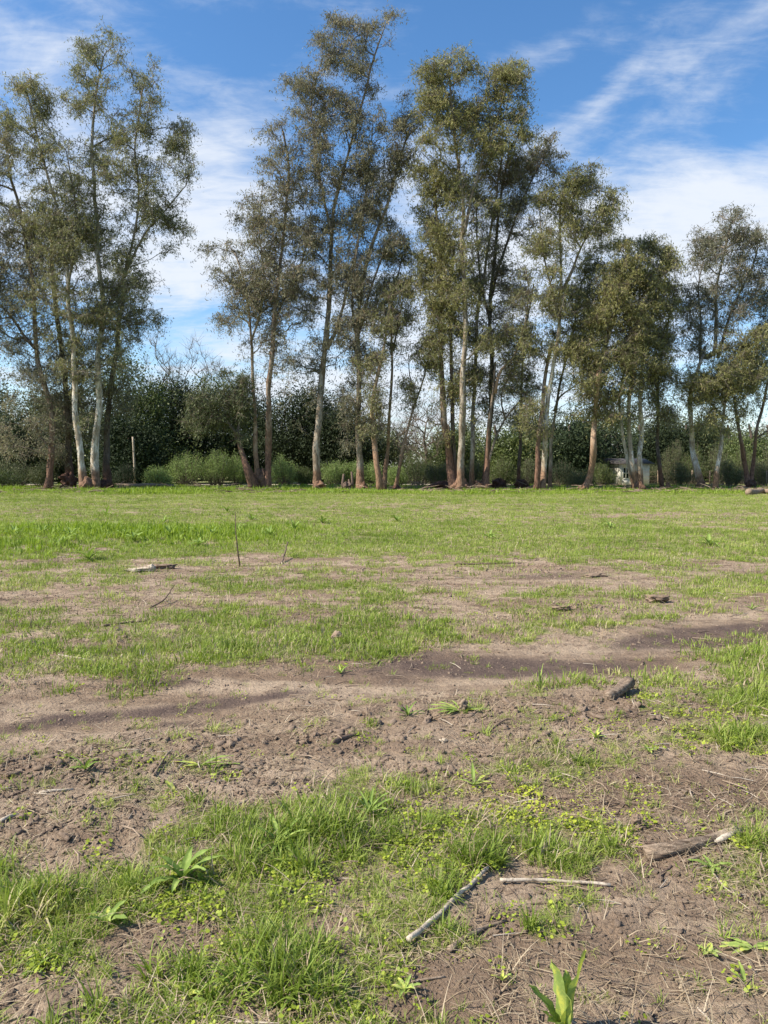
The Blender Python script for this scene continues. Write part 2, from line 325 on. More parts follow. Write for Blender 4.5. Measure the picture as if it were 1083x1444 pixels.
# ------------------------------------------------------------------ ground
def ground_mat():
    m, g, o = new_mat('field_soil')
    gm = g.node('ShaderNodeNewGeometry'); pos = gm.outputs['Position']
    gr = attr(g, 'green'); umber = attr(g, 'umber'); smoothp = attr(g, 'track')
    st = g.node('ShaderNodeMapping'); g.l.new(pos, st.inputs[0]); st.inputs['Scale'].default_value = (.35, 1.5, 1); st.inputs['Rotation'].default_value = (0, 0, R(-6))
    nL = g.noise(st.outputs[0], 1.5, 6, .62, .5); nM = g.noise(pos, 7, 6, .62); nF = g.noise(pos, 45, 6, .68); nX = g.noise(pos, 190, 4, .7)
    c = g.mix(g.rng(nL, .36, .64), (.235, .163, .110), (.425, .320, .225))
    c = g.mix(g.m('MULTIPLY', g.rng(nM, .5, .66), .65), c, (.175, .122, .086))
    c = g.mix(g.m('MULTIPLY', g.rng(nF, .52, .70), .55), c, (.12, .083, .058))
    c = g.mix(g.m('MULTIPLY', g.rng(nX, .56, .74), .35), c, (.56, .46, .35))
    # darker brown patches mixed into the soil colour
    umber_f = g.m('MULTIPLY', umber, g.rng(g.m('ADD', nL, g.m('MULTIPLY', nM, .5)), .50, .80, .5, 1.0))
    c = g.mix(g.m('MULTIPLY', umber_f, .92), c, g.mix(nF, (.085, .058, .050), (.135, .096, .080)))
    # thin ground cover between the tufts
    gg = g.rng(g.m('ADD', gr, g.m('MULTIPLY', g.m('SUBTRACT', nM, .5), .9)), .2, .9, 0, .85)
    gc = g.mix(g.rng(nF, .4, .62), (.13, .185, .030), (.26, .315, .070))
    c = g.mix(g.m('MULTIPLY', gg, g.rng(nF, .36, .55, .35, 1.0)), c, gc)
    # ageing litter in the far field
    vo = g.node('ShaderNodeTexVoronoi', feature='DISTANCE_TO_EDGE'); g.l.new(pos, vo.inputs['Vector']); vo.inputs['Scale'].default_value = 9; vo.inputs['Randomness'].default_value = 1
    crack = g.m('MULTIPLY', g.rng(vo.outputs['Distance'], .022, .0), g.m('MULTIPLY', g.rng(nM, .50, .60), g.m('SUBTRACT', 1.0, smoothp)))
    c = g.mix(g.m('MULTIPLY', crack, .75), c, (.07, .048, .034))
    hgt = g.m('ADD', g.m('MULTIPLY', nM, .9), g.m('ADD', g.m('MULTIPLY', nF, .45), g.m('MULTIPLY', nX, .12)))
    hgt = g.m('SUBTRACT', hgt, g.m('MULTIPLY', crack, .35))
    principled(g, o, c, .95, .1, hgt, .065, 1.0)
    return m
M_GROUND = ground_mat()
NR, NC = 420, 440
ys = np.concatenate([np.geomspace(0.7, 62, NR)]); ts = np.linspace(-1, 1, NC)
ts = np.sign(ts) * np.abs(ts) ** 1.12
X = ts[None, :] * (0.78 * ys[:, None] + 1.6); Y = np.repeat(ys[:, None], NC, 1)
Xf, Yf = X.ravel(), Y.ravel()
Zf = height(Xf, Yf)
g_, t_ = cover_at(Xf, Yf)
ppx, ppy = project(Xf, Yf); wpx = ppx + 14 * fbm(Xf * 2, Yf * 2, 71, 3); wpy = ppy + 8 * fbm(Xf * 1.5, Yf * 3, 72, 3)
dm = np.clip(sum(ell(wpx, wpy, P) for P in UMBER), 0, 1); dm = sstep(dm, .25, .7)
idx = np.arange(NR * NC).reshape(NR, NC)
F = np.stack([idx[:-1, :-1], idx[:-1, 1:], idx[1:, 1:], idx[1:, :-1]], -1).reshape(-1, 4)
Zf = Zf + 0.0
me = mesh_from('field', np.stack([Xf, Yf, Zf], 1), F, attrs={'green': g_, 'umber': dm, 'track': t_}, smooth=True, mats=[M_GROUND])
link('field', me, kind='structure')
# outer ground, to the horizon, a hand lower than the field mesh
n = 60; rr = np.geomspace(1, 4000, n); aa = np.linspace(0, 2 * np.pi, 73)[:-1]
V = [[0, 0, -.12]]; Fq = []; Ft = []
for i, r_ in enumerate(rr):
    for a in aa: V.append([r_ * math.sin(a), r_ * math.cos(a), -.12 + (0.115 * min(1, max(0, (r_ - 90) / 40)))])
for i in range(n - 1):
    for j in range(72):
        a, b = 1 + i * 72 + j, 1 + i * 72 + (j + 1) % 72; Fq.append([a, a + 72, b + 72, b])
Ft = [[0, 1 + j, 1 + (j + 1) % 72] for j in range(72)]
m, g, o = new_mat('meadow_ground'); gm = g.node('ShaderNodeNewGeometry'); nn = g.noise(gm.outputs['Position'], .6, 6, .6); n5 = g.noise(gm.outputs['Position'], 9, 5, .6)
principled(g, o, g.mix(g.rng(nn, .35, .65), g.mix(n5, (.10, .14, .035), (.17, .21, .05)), g.mix(n5, (.17, .15, .07), (.30, .24, .15))), .95, .1, n5, .05)
link('meadow', mesh_from('meadow', V, [np.array(Fq), np.array(Ft)], smooth=True, mats=[m]), kind='structure')
# pale dirt path behind the tree row
m, g, o = new_mat('pale_path'); gm = g.node('ShaderNodeNewGeometry'); n5 = g.noise(gm.outputs['Position'], 4, 5, .6)
principled(g, o, g.mix(n5, (.62, .55, .43), (.46, .38, .28)), .95, .1, n5, .02)
P = []
for i, x in enumerate(np.linspace(-34, 14, 70)):
    yc = 63.5 + .5 * math.sin(x * .2); hw = 1.1 + .25 * float(vnoise(np.array(x * .8), np.array(0.), 5)); P += [[x, yc - hw, .02], [x, yc - .4 * hw, .035], [x, yc + .4 * hw, .035], [x, yc + hw, .02]]
F = [[i * 4 + j, i * 4 + 4 + j, i * 4 + 5 + j, i * 4 + 1 + j] for i in range(69) for j in range(3)]
link('path', mesh_from('path', P, np.array(F)[:, ::-1], smooth=True, mats=[m]), kind='structure')

# ------------------------------------------------------------------ trees
def rings(P0, P1, D0, D1, r0, r1, k):
    """frusta between P0 and P1, with section normals D0, D1: k-sided, vectorised"""
    n = len(P0); ref = np.array([0.31, 0.92, 0.12])
    def fr(D):
        D = D / (np.linalg.norm(D, axis=1, keepdims=True) + 1e-9)
        a = np.cross(D, ref); a /= (np.linalg.norm(a, axis=1, keepdims=True) + 1e-9); return a, np.cross(D, a)
    th = np.arange(k) * 2 * np.pi / k; ct, st = np.cos(th), np.sin(th)
    out = []
    for Pp, D, r in ((P0, D0, r0), (P1, D1, r1)):
        a, b = fr(D); out.append(Pp[:, None] + r[:, None, None] * (a[:, None] * ct[None, :, None] + b[:, None] * st[None, :, None]))
    V = np.concatenate(out, 1).reshape(-1, 3)
    base = (np.arange(n) * 2 * k)[:, None]; j = np.arange(k)
    F = np.stack([base + j, base + (j + 1) % k, base + k + (j + 1) % k, base + k + j], -1).reshape(-1, 4)
    return V, F
def tube(pts, rad, k=12, rough=0.0, seed=0, cap=True, flare=None, limb=None):
    """one continuous tapering tube along pts"""
    pts = np.asarray(pts, float); rad = np.asarray(rad, float); n = len(pts)
    D = np.gradient(pts, axis=0); D /= np.linalg.norm(D, axis=1, keepdims=True) + 1e-9
    ref = np.array([0.31, 0.92, 0.12]) if abs(D[:, 2]).mean() > .5 else np.array([0.05, 0.1, 1.0])
    a = np.cross(D, ref); a /= np.linalg.norm(a, axis=1, keepdims=True) + 1e-9; b = np.cross(D, a)
    th = np.arange(k) * 2 * np.pi / k
    s = np.concatenate([[0], np.cumsum(np.linalg.norm(np.diff(pts, axis=0), axis=1))])
    rr = rad[:, None] * (1 + rough * 2 * (vnoise(np.cos(th)[None] * 1.4 + 9 + 0 * s[:, None], s[:, None] / (rad.mean() * 5) + np.sin(th)[None] * 1.4, seed)
                              + .5 * vnoise(np.cos(th)[None] * 4 + 3 + 0 * s[:, None], s[:, None] / (rad.mean() * 1.6) + np.sin(th)[None] * 4, seed + 5)))
    V = (pts[:, None] + rr[..., None] * (a[:, None] * np.cos(th)[None, :, None] + b[:, None] * np.sin(th)[None, :, None])).reshape(-1, 3)
    i, j = np.meshgrid(np.arange(n - 1), np.arange(k), indexing='ij'); i, j = i.ravel(), j.ravel()
    F = np.stack([i * k + j, i * k + (j + 1) % k, (i + 1) * k + (j + 1) % k, (i + 1) * k + j], -1)
    T = np.zeros((0, 3), int)
    if cap:
        V = np.vstack([V, pts[0], pts[-1]]); c0, c1 = n * k, n * k + 1; jj = np.arange(k)
        T = np.vstack([np.stack([(jj + 1) % k, jj, 0 * jj + c0], -1), np.stack([(n - 1) * k + jj, (n - 1) * k + (jj + 1) % k, 0 * jj + c1], -1)])
    return V, F, T
def leaf_quads(C, L, W, droop, rg, upright=0.0, tri=True):
    """rhombic leaves at C; most hang down"""
    n = len(C)
    d = rg.normal(size=(n, 3)); d /= np.linalg.norm(d, axis=1, keepdims=True); d[:, 2] -= droop; d[:, 2] += upright; d /= np.linalg.norm(d, axis=1, keepdims=True)
    s = rg.normal(size=(n, 3)); s = np.cross(d, s); s /= np.linalg.norm(s, axis=1, keepdims=True) + 1e-9
    nrm = np.cross(d, s)
    l = (L * rg.uniform(.6, 1.35, n))[:, None]; w_ = (W * rg.uniform(.7, 1.3, n))[:, None]
    a = C - d * l * .5; b = C + s * w_ * .5 - nrm * l * .06; c = C + d * l * .5; e = C - s * w_ * .5 - nrm * l * .06
    if tri:
        V = np.stack([a + s * w_ * .32, c, a - s * w_ * .62 + d * l * .35], 1).reshape(-1, 3); return V, np.arange(3 * n).reshape(n, 3)
    V = np.stack([a, b, c, e], 1).reshape(-1, 3)
    F = np.arange(4 * n).reshape(n, 4); return V, F

def resample(pts, step):
    pts = np.asarray(pts, float)
    # Catmull-Rom through the traced points
    P = np.vstack([2 * pts[0] - pts[1], pts, 2 * pts[-1] - pts[-2]]); out = []
    for i in range(1, len(P) - 2):
        m_ = max(2, int(np.linalg.norm(P[i + 1][:3] - P[i][:3]) / step)); t = np.linspace(0, 1, m_, endpoint=False)[:, None]
        out.append(.5 * ((2 * P[i]) + (-P[i - 1] + P[i + 1]) * t + (2 * P[i - 1] - 5 * P[i] + 4 * P[i + 1] - P[i + 2]) * t ** 2 + (-P[i - 1] + 3 * P[i] - 3 * P[i + 1] + P[i + 2]) * t ** 3))
    out.append(pts[-1:]); return np.vstack(out)

def grow(stems, attractors, rg, step=.5, rise=.9):
    """join every attractor to the cheapest point of the growing skeleton, from below"""
    pos = np.vstack([s for s in stems]); par = []; k0 = 0
    for s in stems:
        par += [-1] + list(range(k0, k0 + len(s) - 1)); k0 += len(s)
    nst = len(pos); cap_ = nst + len(attractors) * 9 + 10
    Pn = np.zeros((cap_, 3)); Pn[:nst] = pos; n = nst; pl = np.zeros(cap_); brd = np.zeros(cap_)
    tips = []
    low = pos[:, 2].min()
    d0 = np.min(np.linalg.norm(attractors[:, None] - pos[None, ::3], axis=2), axis=1)
    for ai in np.argsort(d0):
        a = attractors[ai]; v = a - Pn[:n]; dist = np.linalg.norm(v, axis=1)
        cost = dist * (1 + rise * np.clip(.45 - v[:, 2] / (dist + 1e-6), 0, 2)) + pl[:n] * .12
        cost[:n][Pn[:n, 2] < low + .6] += 3
        i = int(np.argmin(cost)); p = Pn[i]; L = dist[i]
        m_ = int(np.clip(round(L / step), 1, 7))
        t = (np.arange(1, m_ + 1) / m_)[:, None]
        ctrl = p + (a - p) * .5 + np.array([0, 0, .16 * L * rg.uniform(-.3, 1.2)]) + rg.normal(size=3) * .09 * L
        q = (1 - t) ** 2 * p + 2 * t * (1 - t) * ctrl + t ** 2 * a; q[:-1] += rg.normal(size=(m_ - 1, 3)) * .04 if m_ > 1 else 0
        Pn[n:n + m_] = q; par += [i] + list(range(n, n + m_ - 1)); pl[n:n + m_] = pl[i] + L * t[:, 0]; n += m_; tips.append(n - 1)
    return Pn[:n], np.array(par), nst, np.array(tips)

TREE_TRIS = 0; NLF = .84; NCF = 1.45
def make_tree(name, label, cat, group, stems, blobs, Yd, leaf='olive', nclu=300, nl=55, sig=.37, L=.21, W=.058, depth=1.0, seed=1,
              twig=True, tipr=.012, tmin=0.0, droop=.9, flare=1.35, rise=.9, epi=.14, spray=True, limb_tone=1.0):
    """stems: list of (bark, w0px, w1px, [(px,py[,dY])...]);  blobs: (px,py,rx,ry,weight[,dY]) in photograph pixels at distance Yd"""
    global TREE_TRIS
    rg = np.random.default_rng(seed); sc = Yd / FPX
    base = at(stems[0][3][0][0], HOR, Yd); base[2] = -.05; base = np.array([base[0], Yd, -.1])
    root = thing(name, label, cat, base, group)
    S = []; stem_r = []
    for (bk, w0, w1, pts) in stems:
        P = []
        for i, p in enumerate(pts):
            q = at(p[0], p[1], Yd + (p[2] if len(p) > 2 else (0 if i == 0 else rg.normal() * .25 + i * rg.normal() * .06)))
            P.append(q)
        P = np.array(P)
        if pts[0][1] > 668: P[0, 2] = -.1
        Q = resample(P, .45); tt = np.linspace(0, 1, len(Q))
        wob = np.stack([fbm(tt * len(Q) * .18, tt * 0, seed * 3 + len(S), 2), fbm(tt * len(Q) * .18, tt * 0 + 9, seed * 3 + 7, 2), tt * 0], 1) * .16 * np.minimum(1, tt * 6)[:, None]
        Q = Q + wob
        r = (w0 * .74 + (w1 * .6 - w0 * .74) * tt ** .62) * sc * .5
        if pts[0][1] > 668: r = r * (1 + (flare - 1) * np.exp(-(Q[:, 2] - Q[0, 2]) / .55))
        S.append(Q); stem_r.append(r)
        V, F, T = tube(Q - base, r, 12, .22, seed + len(S))
        me = mesh_from('trunk', V, [F, T], smooth=True, attrs={'limb': np.concatenate([np.repeat(sstep(r, .13, .04), 12), [0, 0]])}, mats=[BARK[bk]])
        link('trunk', me, root); TREE_TRIS += len(F) * 2
    if nclu:
        wts = np.array([b[4] * b[2] * b[3] for b in blobs], float); lowf = np.array([.38 if (b[1] > 540 and leaf in ('green', 'grey') and b[3] < 40) else 1. for b in blobs]); cnt = np.round(nclu * NCF * wts * lowf / wts.sum()).astype(int)
        A = []; tn = []
        for b, c in zip(blobs, cnt):
            if c < 1: continue
            u = rg.normal(size=(c, 3)); u /= np.linalg.norm(u, axis=1, keepdims=True); u *= rg.uniform(.12, 1, (c, 1)) ** .45
            dY = (b[5] if len(b) > 5 else 0) + u[:, 1] * max(1.2, b[2] * sc * .85) * depth
            sub = rg.integers(0, max(2, c // 5), c); u = u[sub] * .97 + rg.normal(size=(c, 3)) * .17; dY = dY[sub] + u[:, 1] * 0 + rg.normal(size=c) * .45
            for k in range(c): A.append(at(b[0] + u[k, 0] * b[2], b[1] - u[k, 2] * b[3], Yd + dY[k]))
            tn += [rg.uniform(-.14, .14)] * c
        allS = np.vstack([q for q in S]); hh = allS[:, 2]; allS = allS[(hh > 4.5) & (hh < 19)]
        if len(allS):
            ne = int(nclu * epi); pe = allS[rg.integers(0, len(allS), ne)] + rg.normal(size=(ne, 3)) * [.75, .75, .5] + [0, 0, .3]; A += list(pe); tn += list(rg.uniform(-.2, .1, ne))
        A = np.array(A); tn = np.array(tn); A[:, 2] = np.maximum(A[:, 2], .5)
        stem_for = [s for s in S]
        Pn, par, nst, tips = grow(stem_for, A, rg, rise=rise)
        n = len(Pn); cntc = np.zeros(n); cntc[tips] = 1
        for i in range(n - 1, nst - 1, -1): cntc[par[i]] += cntc[i]
        rad = tipr * np.maximum(cntc, 1) ** .46
        rs = np.concatenate(stem_r); rad[:nst] = rs
        for i in range(nst, n): rad[i] = min(rad[i], rad[par[i]] * .92)
        ch = np.arange(nst, n); pa = par[ch]
        D1 = Pn[ch] - Pn[pa]; Dfull = np.zeros((n, 3)); Dfull[ch] = D1
        D0 = np.where(((pa >= nst) & (rad[pa] < rad[ch] * 1.6))[:, None], Dfull[pa], D1); D0[np.linalg.norm(D0, axis=1) < 1e-6] = (0, 0, 1)
        r0 = np.where(pa < nst, np.minimum(rad[pa], rad[ch] * 1.25), np.minimum(rad[pa], rad[ch] * 1.5)); Vs, Fs, ls, off = [], [], [], 0
        for sel, k in ((rad[ch] > .045, 6), (rad[ch] <= .045, 3)):
            if not sel.any(): continue
            V, F = rings(Pn[pa[sel]], Pn[ch[sel]], D0[sel], D1[sel], r0[sel], rad[ch[sel]], k)
            Vs.append(V); Fs.append(F + off); off += len(V); ls.append(np.repeat(sstep(r0[sel], .13, .05) * limb_tone, 2 * k))
        KS = 7; SD = rg.normal(size=(len(A), KS, 3)); SD[..., 2] = SD[..., 2] * .8 + .25; SD /= np.linalg.norm(SD, axis=2, keepdims=True); SL = sig * 2.5 * rg.uniform(.45, 1.25, (len(A), KS))
        if twig:
            k = KS; tp = np.repeat(A, k, 0); dr = SD.reshape(-1, 3) - np.array([0, 0, .22])
            V, F = rings(tp, tp + dr * SL.reshape(-1, 1) * .85, dr, dr, np.full(len(tp), .010), np.full(len(tp), .003), 3)
            Vs.append(V); Fs.append(F + off); ls.append(np.full(len(V), limb_tone)); off += len(V)
        V = np.vstack(Vs) - base; F = np.vstack(Fs); TREE_TRIS += len(F) * 2
        link('limbs', mesh_from('limbs', V, F, attrs={'limb': np.concatenate(ls)}, smooth=True, mats=[BARK[stems[0][0]]]), root, kind='stuff')
        # leaves
        per = np.maximum(3, (nl * NLF * rg.uniform(.25, 1.75, len(A))).astype(int)); C = np.repeat(A, per, 0)
        sg = np.repeat(sig * rg.uniform(.65, 1.35, len(A)), per)[:, None]
        off3 = rg.normal(size=(len(C), 3)) * sg * np.array([1, 1, .8]); off3[:, 2] -= .25 * sg[:, 0] * droop
        if spray:
            ia = np.repeat(np.arange(len(A)), per); ks = rg.integers(0, KS, len(ia)); tt_ = rg.uniform(.12, 1.08, len(ia)) ** .8
            ln_ = SL[ia, ks]; off3 = SD[ia, ks] * (ln_ * tt_)[:, None] + rg.normal(size=(len(ia), 3)) * np.array([.075, .075, .09]); off3[:, 2] -= .42 * ln_ * tt_ ** 2 + .06
        C = C + off3; C[:, 2] = np.maximum(C[:, 2], .15)
        V, F = leaf_quads(C, L, W, droop, rg)
        tint = np.clip(np.repeat(.45 + tn + rg.normal(size=len(A)) * .14, per) + rg.normal(size=len(C)) * .16, 0, .97)
        tint = np.where(rg.random(len(C)) < .03, 1, tint)
        TREE_TRIS += len(F)
        link('crown', mesh_from('crown', V - base, F, attrs={'tint': np.repeat(tint, 3)}, mats=[EUC[leaf]]), root, kind='stuff')
    return root
def Yb(py): return at(0, py, 1) is not None and CAMH * FPX / (py - HOR)

EUCG = 'tall eucalyptus trees in the row behind the field'
def euc(label, *a, **k): return make_tree('eucalyptus_tree', label, 'tree', EUCG, *a, **k)

# left clump
euc('tallest pale two-limbed gum of the left clump',
    [('pale', 17, 4, [(137, 687), (133, 640), (141, 565), (138, 500), (145, 440), (141, 380), (134, 290), (131, 200), (134, 140), (145, 80)]),
     ('grey', 7, 3, [(146, 445), (172, 395), (190, 330), (196, 270), (190, 200), (200, 120)]),
     ('grey', 6, 2, [(176, 388), (205, 330), (232, 300), (262, 262)])],
    [(148, 72, 30, 26, 1), (108, 82, 22, 26, 1), (130, 130, 38, 34, 1), (90, 128, 12, 18, .8), (202, 108, 22, 28, 1), (208, 150, 26, 28, .9), (180, 190, 40, 40, 1), (245, 182, 28, 28, .9), (225, 215, 36, 30, 1),
     (130, 240, 60, 50, .8), (255, 235, 22, 40, .7), (200, 290, 50, 50, 1), (248, 305, 20, 24, .8), (232, 330, 30, 30, .5), (150, 330, 45, 45, 1), (180, 400, 50, 40, .7), (200, 450, 26, 26, .7), (150, 450, 40, 40, .8), (170, 520, 30, 40, .4)],
    51, 'olive', 620, 62, seed=11)
euc('slim white-trunked gum of the left clump with brown rough foot, leaning left at its top',
    [('pale', 15, 3, [(119, 687), (113, 640), (107, 570), (103, 500), (99, 440), (95, 380), (84, 310), (66, 240), (48, 170), (36, 125)]),
     ('grey', 5, 2, [(97, 400), (108, 330), (104, 270), (92, 210)])],
    [(36, 118, 24, 22, 1), (46, 150, 30, 30, .9), (14, 170, 22, 30, .6), (60, 200, 36, 34, .7), (28, 235, 30, 36, .45), (90, 270, 40, 40, .9), (60, 300, 44, 34, .7), (95, 340, 45, 40, 1), (60, 400, 40, 40, .7), (110, 430, 40, 35, .9),
     (90, 490, 40, 30, .6), (110, 540, 36, 40, .35)], 50, 'olive', 470, 62, seed=12)
euc('crooked dark gum at the left edge, bark peeling brown and cream on its lower stem',
    [('red', 14, 5, [(67, 686), (73, 640), (72, 590), (64, 545), (52, 495), (47, 440), (44, 380), (28, 300), (10, 240)]),
     ('dark', 7, 3, [(50, 492), (30, 470), (10, 440), (-8, 420), (-25, 370)])],
    [(0, 190, 25, 30, .7), (-20, 250, 40, 50, .7), (20, 330, 40, 40, .7), (0, 400, 45, 40, .8), (-40, 350, 40, 60, .6), (40, 440, 40, 40, .6), (15, 480, 40, 25, .5), (-40, 450, 40, 50, .5), (50, 540, 40, 40, .4), (10, 600, 30, 40, .4), (60, 600, 30, 40, .3)],
    51, 'brown', 470, 60, seed=13)
euc('shadowed dark-stemmed gum behind the two white trunks of the left clump',
    [('dark', 16, 7, [(98, 684), (97, 630), (96, 580), (88, 500), (80, 440), (72, 370), (76, 300)]),
     ('dark', 15, 8, [(151, 683), (150, 620), (158, 540), (165, 480), (176, 420)])],
    [(90, 330, 50, 40, .8), (60, 360, 60, 50, .6), (170, 430, 50, 40, .8), (120, 500, 60, 40, .9), (190, 460, 26, 30, .6), (120, 580, 50, 40, .7), (60, 620, 55, 30, .6), (180, 560, 30, 36, .5), (80, 540, 50, 40, .7)],
    54, 'brown', 500, 60, seed=14)
# second clump
euc('leaning brown bole with a low bushy olive crown left of the second clump',
    [('red', 21, 8, [(359, 685), (349, 660), (341, 635), (332, 612)]), ('dark', 6, 3, [(334, 615), (318, 590), (300, 575)]), ('dark', 6, 3, [(336, 618), (338, 580), (330, 550)])],
    [(318, 570, 36, 34, 1), (292, 590, 30, 30, .8), (345, 560, 20, 34, .8), (322, 605, 26, 18, .5), (280, 560, 20, 24, .4), (330, 530, 22, 20, .4)], 50, 'duff', 170, 70, seed=15, depth=.7)
euc('thin forked gum left in the second clump, sparse drooping crown',
    [('tan', 11, 3, [(364, 682), (362, 640), (358, 560), (356, 500), (352, 440), (344, 390), (330, 355)]), ('grey', 5, 2, [(355, 480), (368, 430), (372, 380), (366, 320), (372, 260)])],
    [(318, 348, 26, 16, .5), (330, 385, 34, 30, .75), (345, 430, 40, 34, .8), (318, 455, 18, 24, .5), (365, 400, 30, 40, .8), (375, 330, 30, 40, .7), (350, 295, 24, 24, .5), (395, 370, 25, 40, .6), (360, 480, 34, 20, .4), (372, 290, 26, 26, .6)],
    50.5, 'brown', 300, 48, seed=16)
euc('dark-stemmed gum right in the second clump with a thin brownish top',
    [('red', 15, 4, [(377, 688), (378, 640), (377, 590), (383, 510), (386, 450), (394, 380), (402, 300), (408, 240), (398, 185)]),
     ('grey', 6, 2, [(386, 460), (400, 420), (425, 370), (440, 320)])],
    [(398, 185, 24, 18, .5), (400, 220, 36, 30, .6), (385, 255, 30, 26, .6), (418, 270, 26, 34, .7), (395, 320, 34, 36, .7), (430, 340, 30, 40, .5), (400, 390, 36, 36, .8), (410, 440, 36, 30, .7), (395, 480, 26, 30, .5), (375, 420, 30, 30, .6)],
    50, 'brown', 320, 48, seed=17)
# third: the forked giant
euc('tallest gum in the picture, grey trunk forking at half height, crown touching the upper edge',
    [('grey', 17, 3, [(448, 686), (446, 640), (449, 590), (456, 520), (461, 460), (466, 380), (470, 300), (484, 240), (500, 180), (520, 110), (538, 50)]),
     ('grey', 8, 3, [(461, 492), (475, 460), (488, 410), (500, 360), (512, 300), (520, 240)]),
     ('grey', 6, 2, [(468, 330), (452, 260), (445, 200), (440, 140), (455, 80)])],
    [(545, 20, 16, 12, .9), (530, 50, 24, 24, .6), (470, 38, 22, 22, 1), (500, 40, 20, 20, .9), (462, 72, 28, 24, .9), (495, 80, 32, 30, .9), (420, 110, 20, 20, .9), (450, 120, 32, 28, .8), (490, 130, 34, 34, .9), (520, 110, 18, 30, .6), (436, 160, 30, 26, .9),
     (450, 180, 30, 22, 1), (495, 175, 26, 30, .9), (470, 220, 40, 34, .8), (440, 250, 30, 40, .6), (500, 250, 30, 34, .7), (465, 300, 40, 40, .6), (445, 350, 36, 30, .7), (470, 390, 44, 30, .8), (430, 420, 40, 30, .4), (490, 440, 40, 30, .4), (430, 510, 50, 30, .6), (480, 490, 30, 16, .6)],
    50, 'brown', 660, 50, seed=18)
euc('dark-trunked gum right of the forked giant, its limbs sweeping up to the right',
    [('grey', 15, 4, [(509, 684), (507, 640), (506, 590), (506, 520), (505, 460), (512, 390), (530, 330), (548, 280), (562, 230), (578, 180)]),
     ('dark', 7, 3, [(506, 470), (520, 420), (536, 370), (552, 330)]), ('dark', 6, 2, [(507, 500), (498, 440), (500, 380), (512, 310), (520, 240), (525, 180)])],
    [(540, 165, 16, 24, .6), (520, 215, 22, 36, .8), (580, 160, 22, 34, .5), (572, 170, 20, 20, .8), (560, 220, 30, 30, .8), (530, 270, 34, 34, .9), (548, 240, 24, 24, .7), (515, 310, 30, 40, .9), (545, 340, 30, 30, .6), (500, 380, 34, 34, .9), (520, 420, 34, 26, .7), (500, 470, 34, 26, .8),
     (500, 560, 26, 30, .9), (520, 590, 24, 24, .8), (495, 610, 18, 20, .5), (515, 520, 26, 26, .6)], 50, 'brown', 520, 52, seed=19)
euc('short cream-stemmed gum with brown foot right of the dark-trunked gum',
    [('tan', 13, 4, [(536, 690), (532, 660), (527, 620), (526, 580), (532, 530), (545, 480), (550, 430)])],
    [(540, 450, 26, 30, .7), (530, 560, 20, 26, .8), (525, 500, 24, 30, .6), (550, 400, 24, 26, .5), (520, 600, 18, 18, .6)], 49, 'olive', 130, 45, seed=20)
euc('slim upright gum with a narrow crown just left of the leaning sapling',
    [('tan', 9, 3, [(541, 684), (545, 640), (549, 580), (551, 520), (551, 460), (556, 410), (566, 360)]), ('grey', 4, 2, [(551, 500), (562, 450), (574, 400)])],
    [(565, 350, 20, 22, .7), (560, 385, 26, 30, .8), (548, 425, 30, 30, .9), (570, 430, 20, 30, .7), (560, 470, 26, 22, .6), (540, 490, 22, 20, .4)], 51, 'olive', 190, 48, seed=21)
euc('leaning thin gum sapling with pale foot tilting right across the open sky',
    [('tan', 8, 3, [(557, 686), (563, 655), (571, 620), (583, 575), (596, 540), (606, 500)]), ('dark', 3, 2, [(586, 566), (578, 530), (576, 500)])],
    [(605, 510, 18, 22, .6), (585, 540, 24, 24, .5), (590, 500, 18, 18, .4), (612, 470, 20, 24, .5), (575, 570, 16, 16, .3)], 50, 'olive', 75, 38, seed=22)
# central group
euc('central gum with a straight olive-grey trunk standing forward of its neighbours',
    [('grey', 17, 4, [(650, 692), (650, 640), (651, 580), (654, 510), (655, 440), (652, 360), (652, 290), (646, 230), (640, 170), (634, 110)]),
     ('grey', 7, 3, [(654, 330), (668, 270), (684, 220), (700, 170), (714, 120)])],
    [(648, 88, 26, 20, 1), (612, 100, 24, 22, .9), (625, 125, 34, 26, 1), (600, 145, 20, 22, .8), (640, 160, 36, 30, .9), (715, 98, 26, 18, 1), (735, 112, 24, 24, 1), (700, 125, 24, 24, 1), (730, 150, 20, 22, .8), (690, 160, 34, 26, 1),
     (660, 190, 36, 30, 1), (735, 180, 22, 20, .9), (700, 195, 34, 24, .9), (620, 200, 28, 30, .7), (650, 260, 30, 30, .5), (655, 360, 30, 30, .3), (640, 420, 34, 30, .5), (670, 480, 26, 24, .3)], 48, 'green', 520, 60, seed=23)
euc('gum left of the central trunk hung with dense dark green leaves down its side',
    [('red', 16, 5, [(641, 690), (634, 650), (628, 600), (624, 530), (622, 460), (620, 380), (615, 300), (612, 250)]),
     ('dark', 11, 5, [(646, 688), (640, 640), (638, 570), (636, 500), (634, 420), (640, 340)])],
    [(605, 235, 20, 18, .8), (612, 255, 28, 28, 1), (630, 270, 30, 30, 1), (604, 310, 24, 26, .9), (620, 340, 32, 40, 1), (595, 350, 18, 24, .6), (620, 400, 34, 36, 1), (630, 450, 30, 36, 1), (612, 420, 26, 30, .8), (612, 500, 28, 30, .9), (632, 540, 24, 34, .9), (625, 600, 18, 26, .6), (590, 400, 16, 22, .5)],
    49.5, 'green', 480, 66, seed=24)
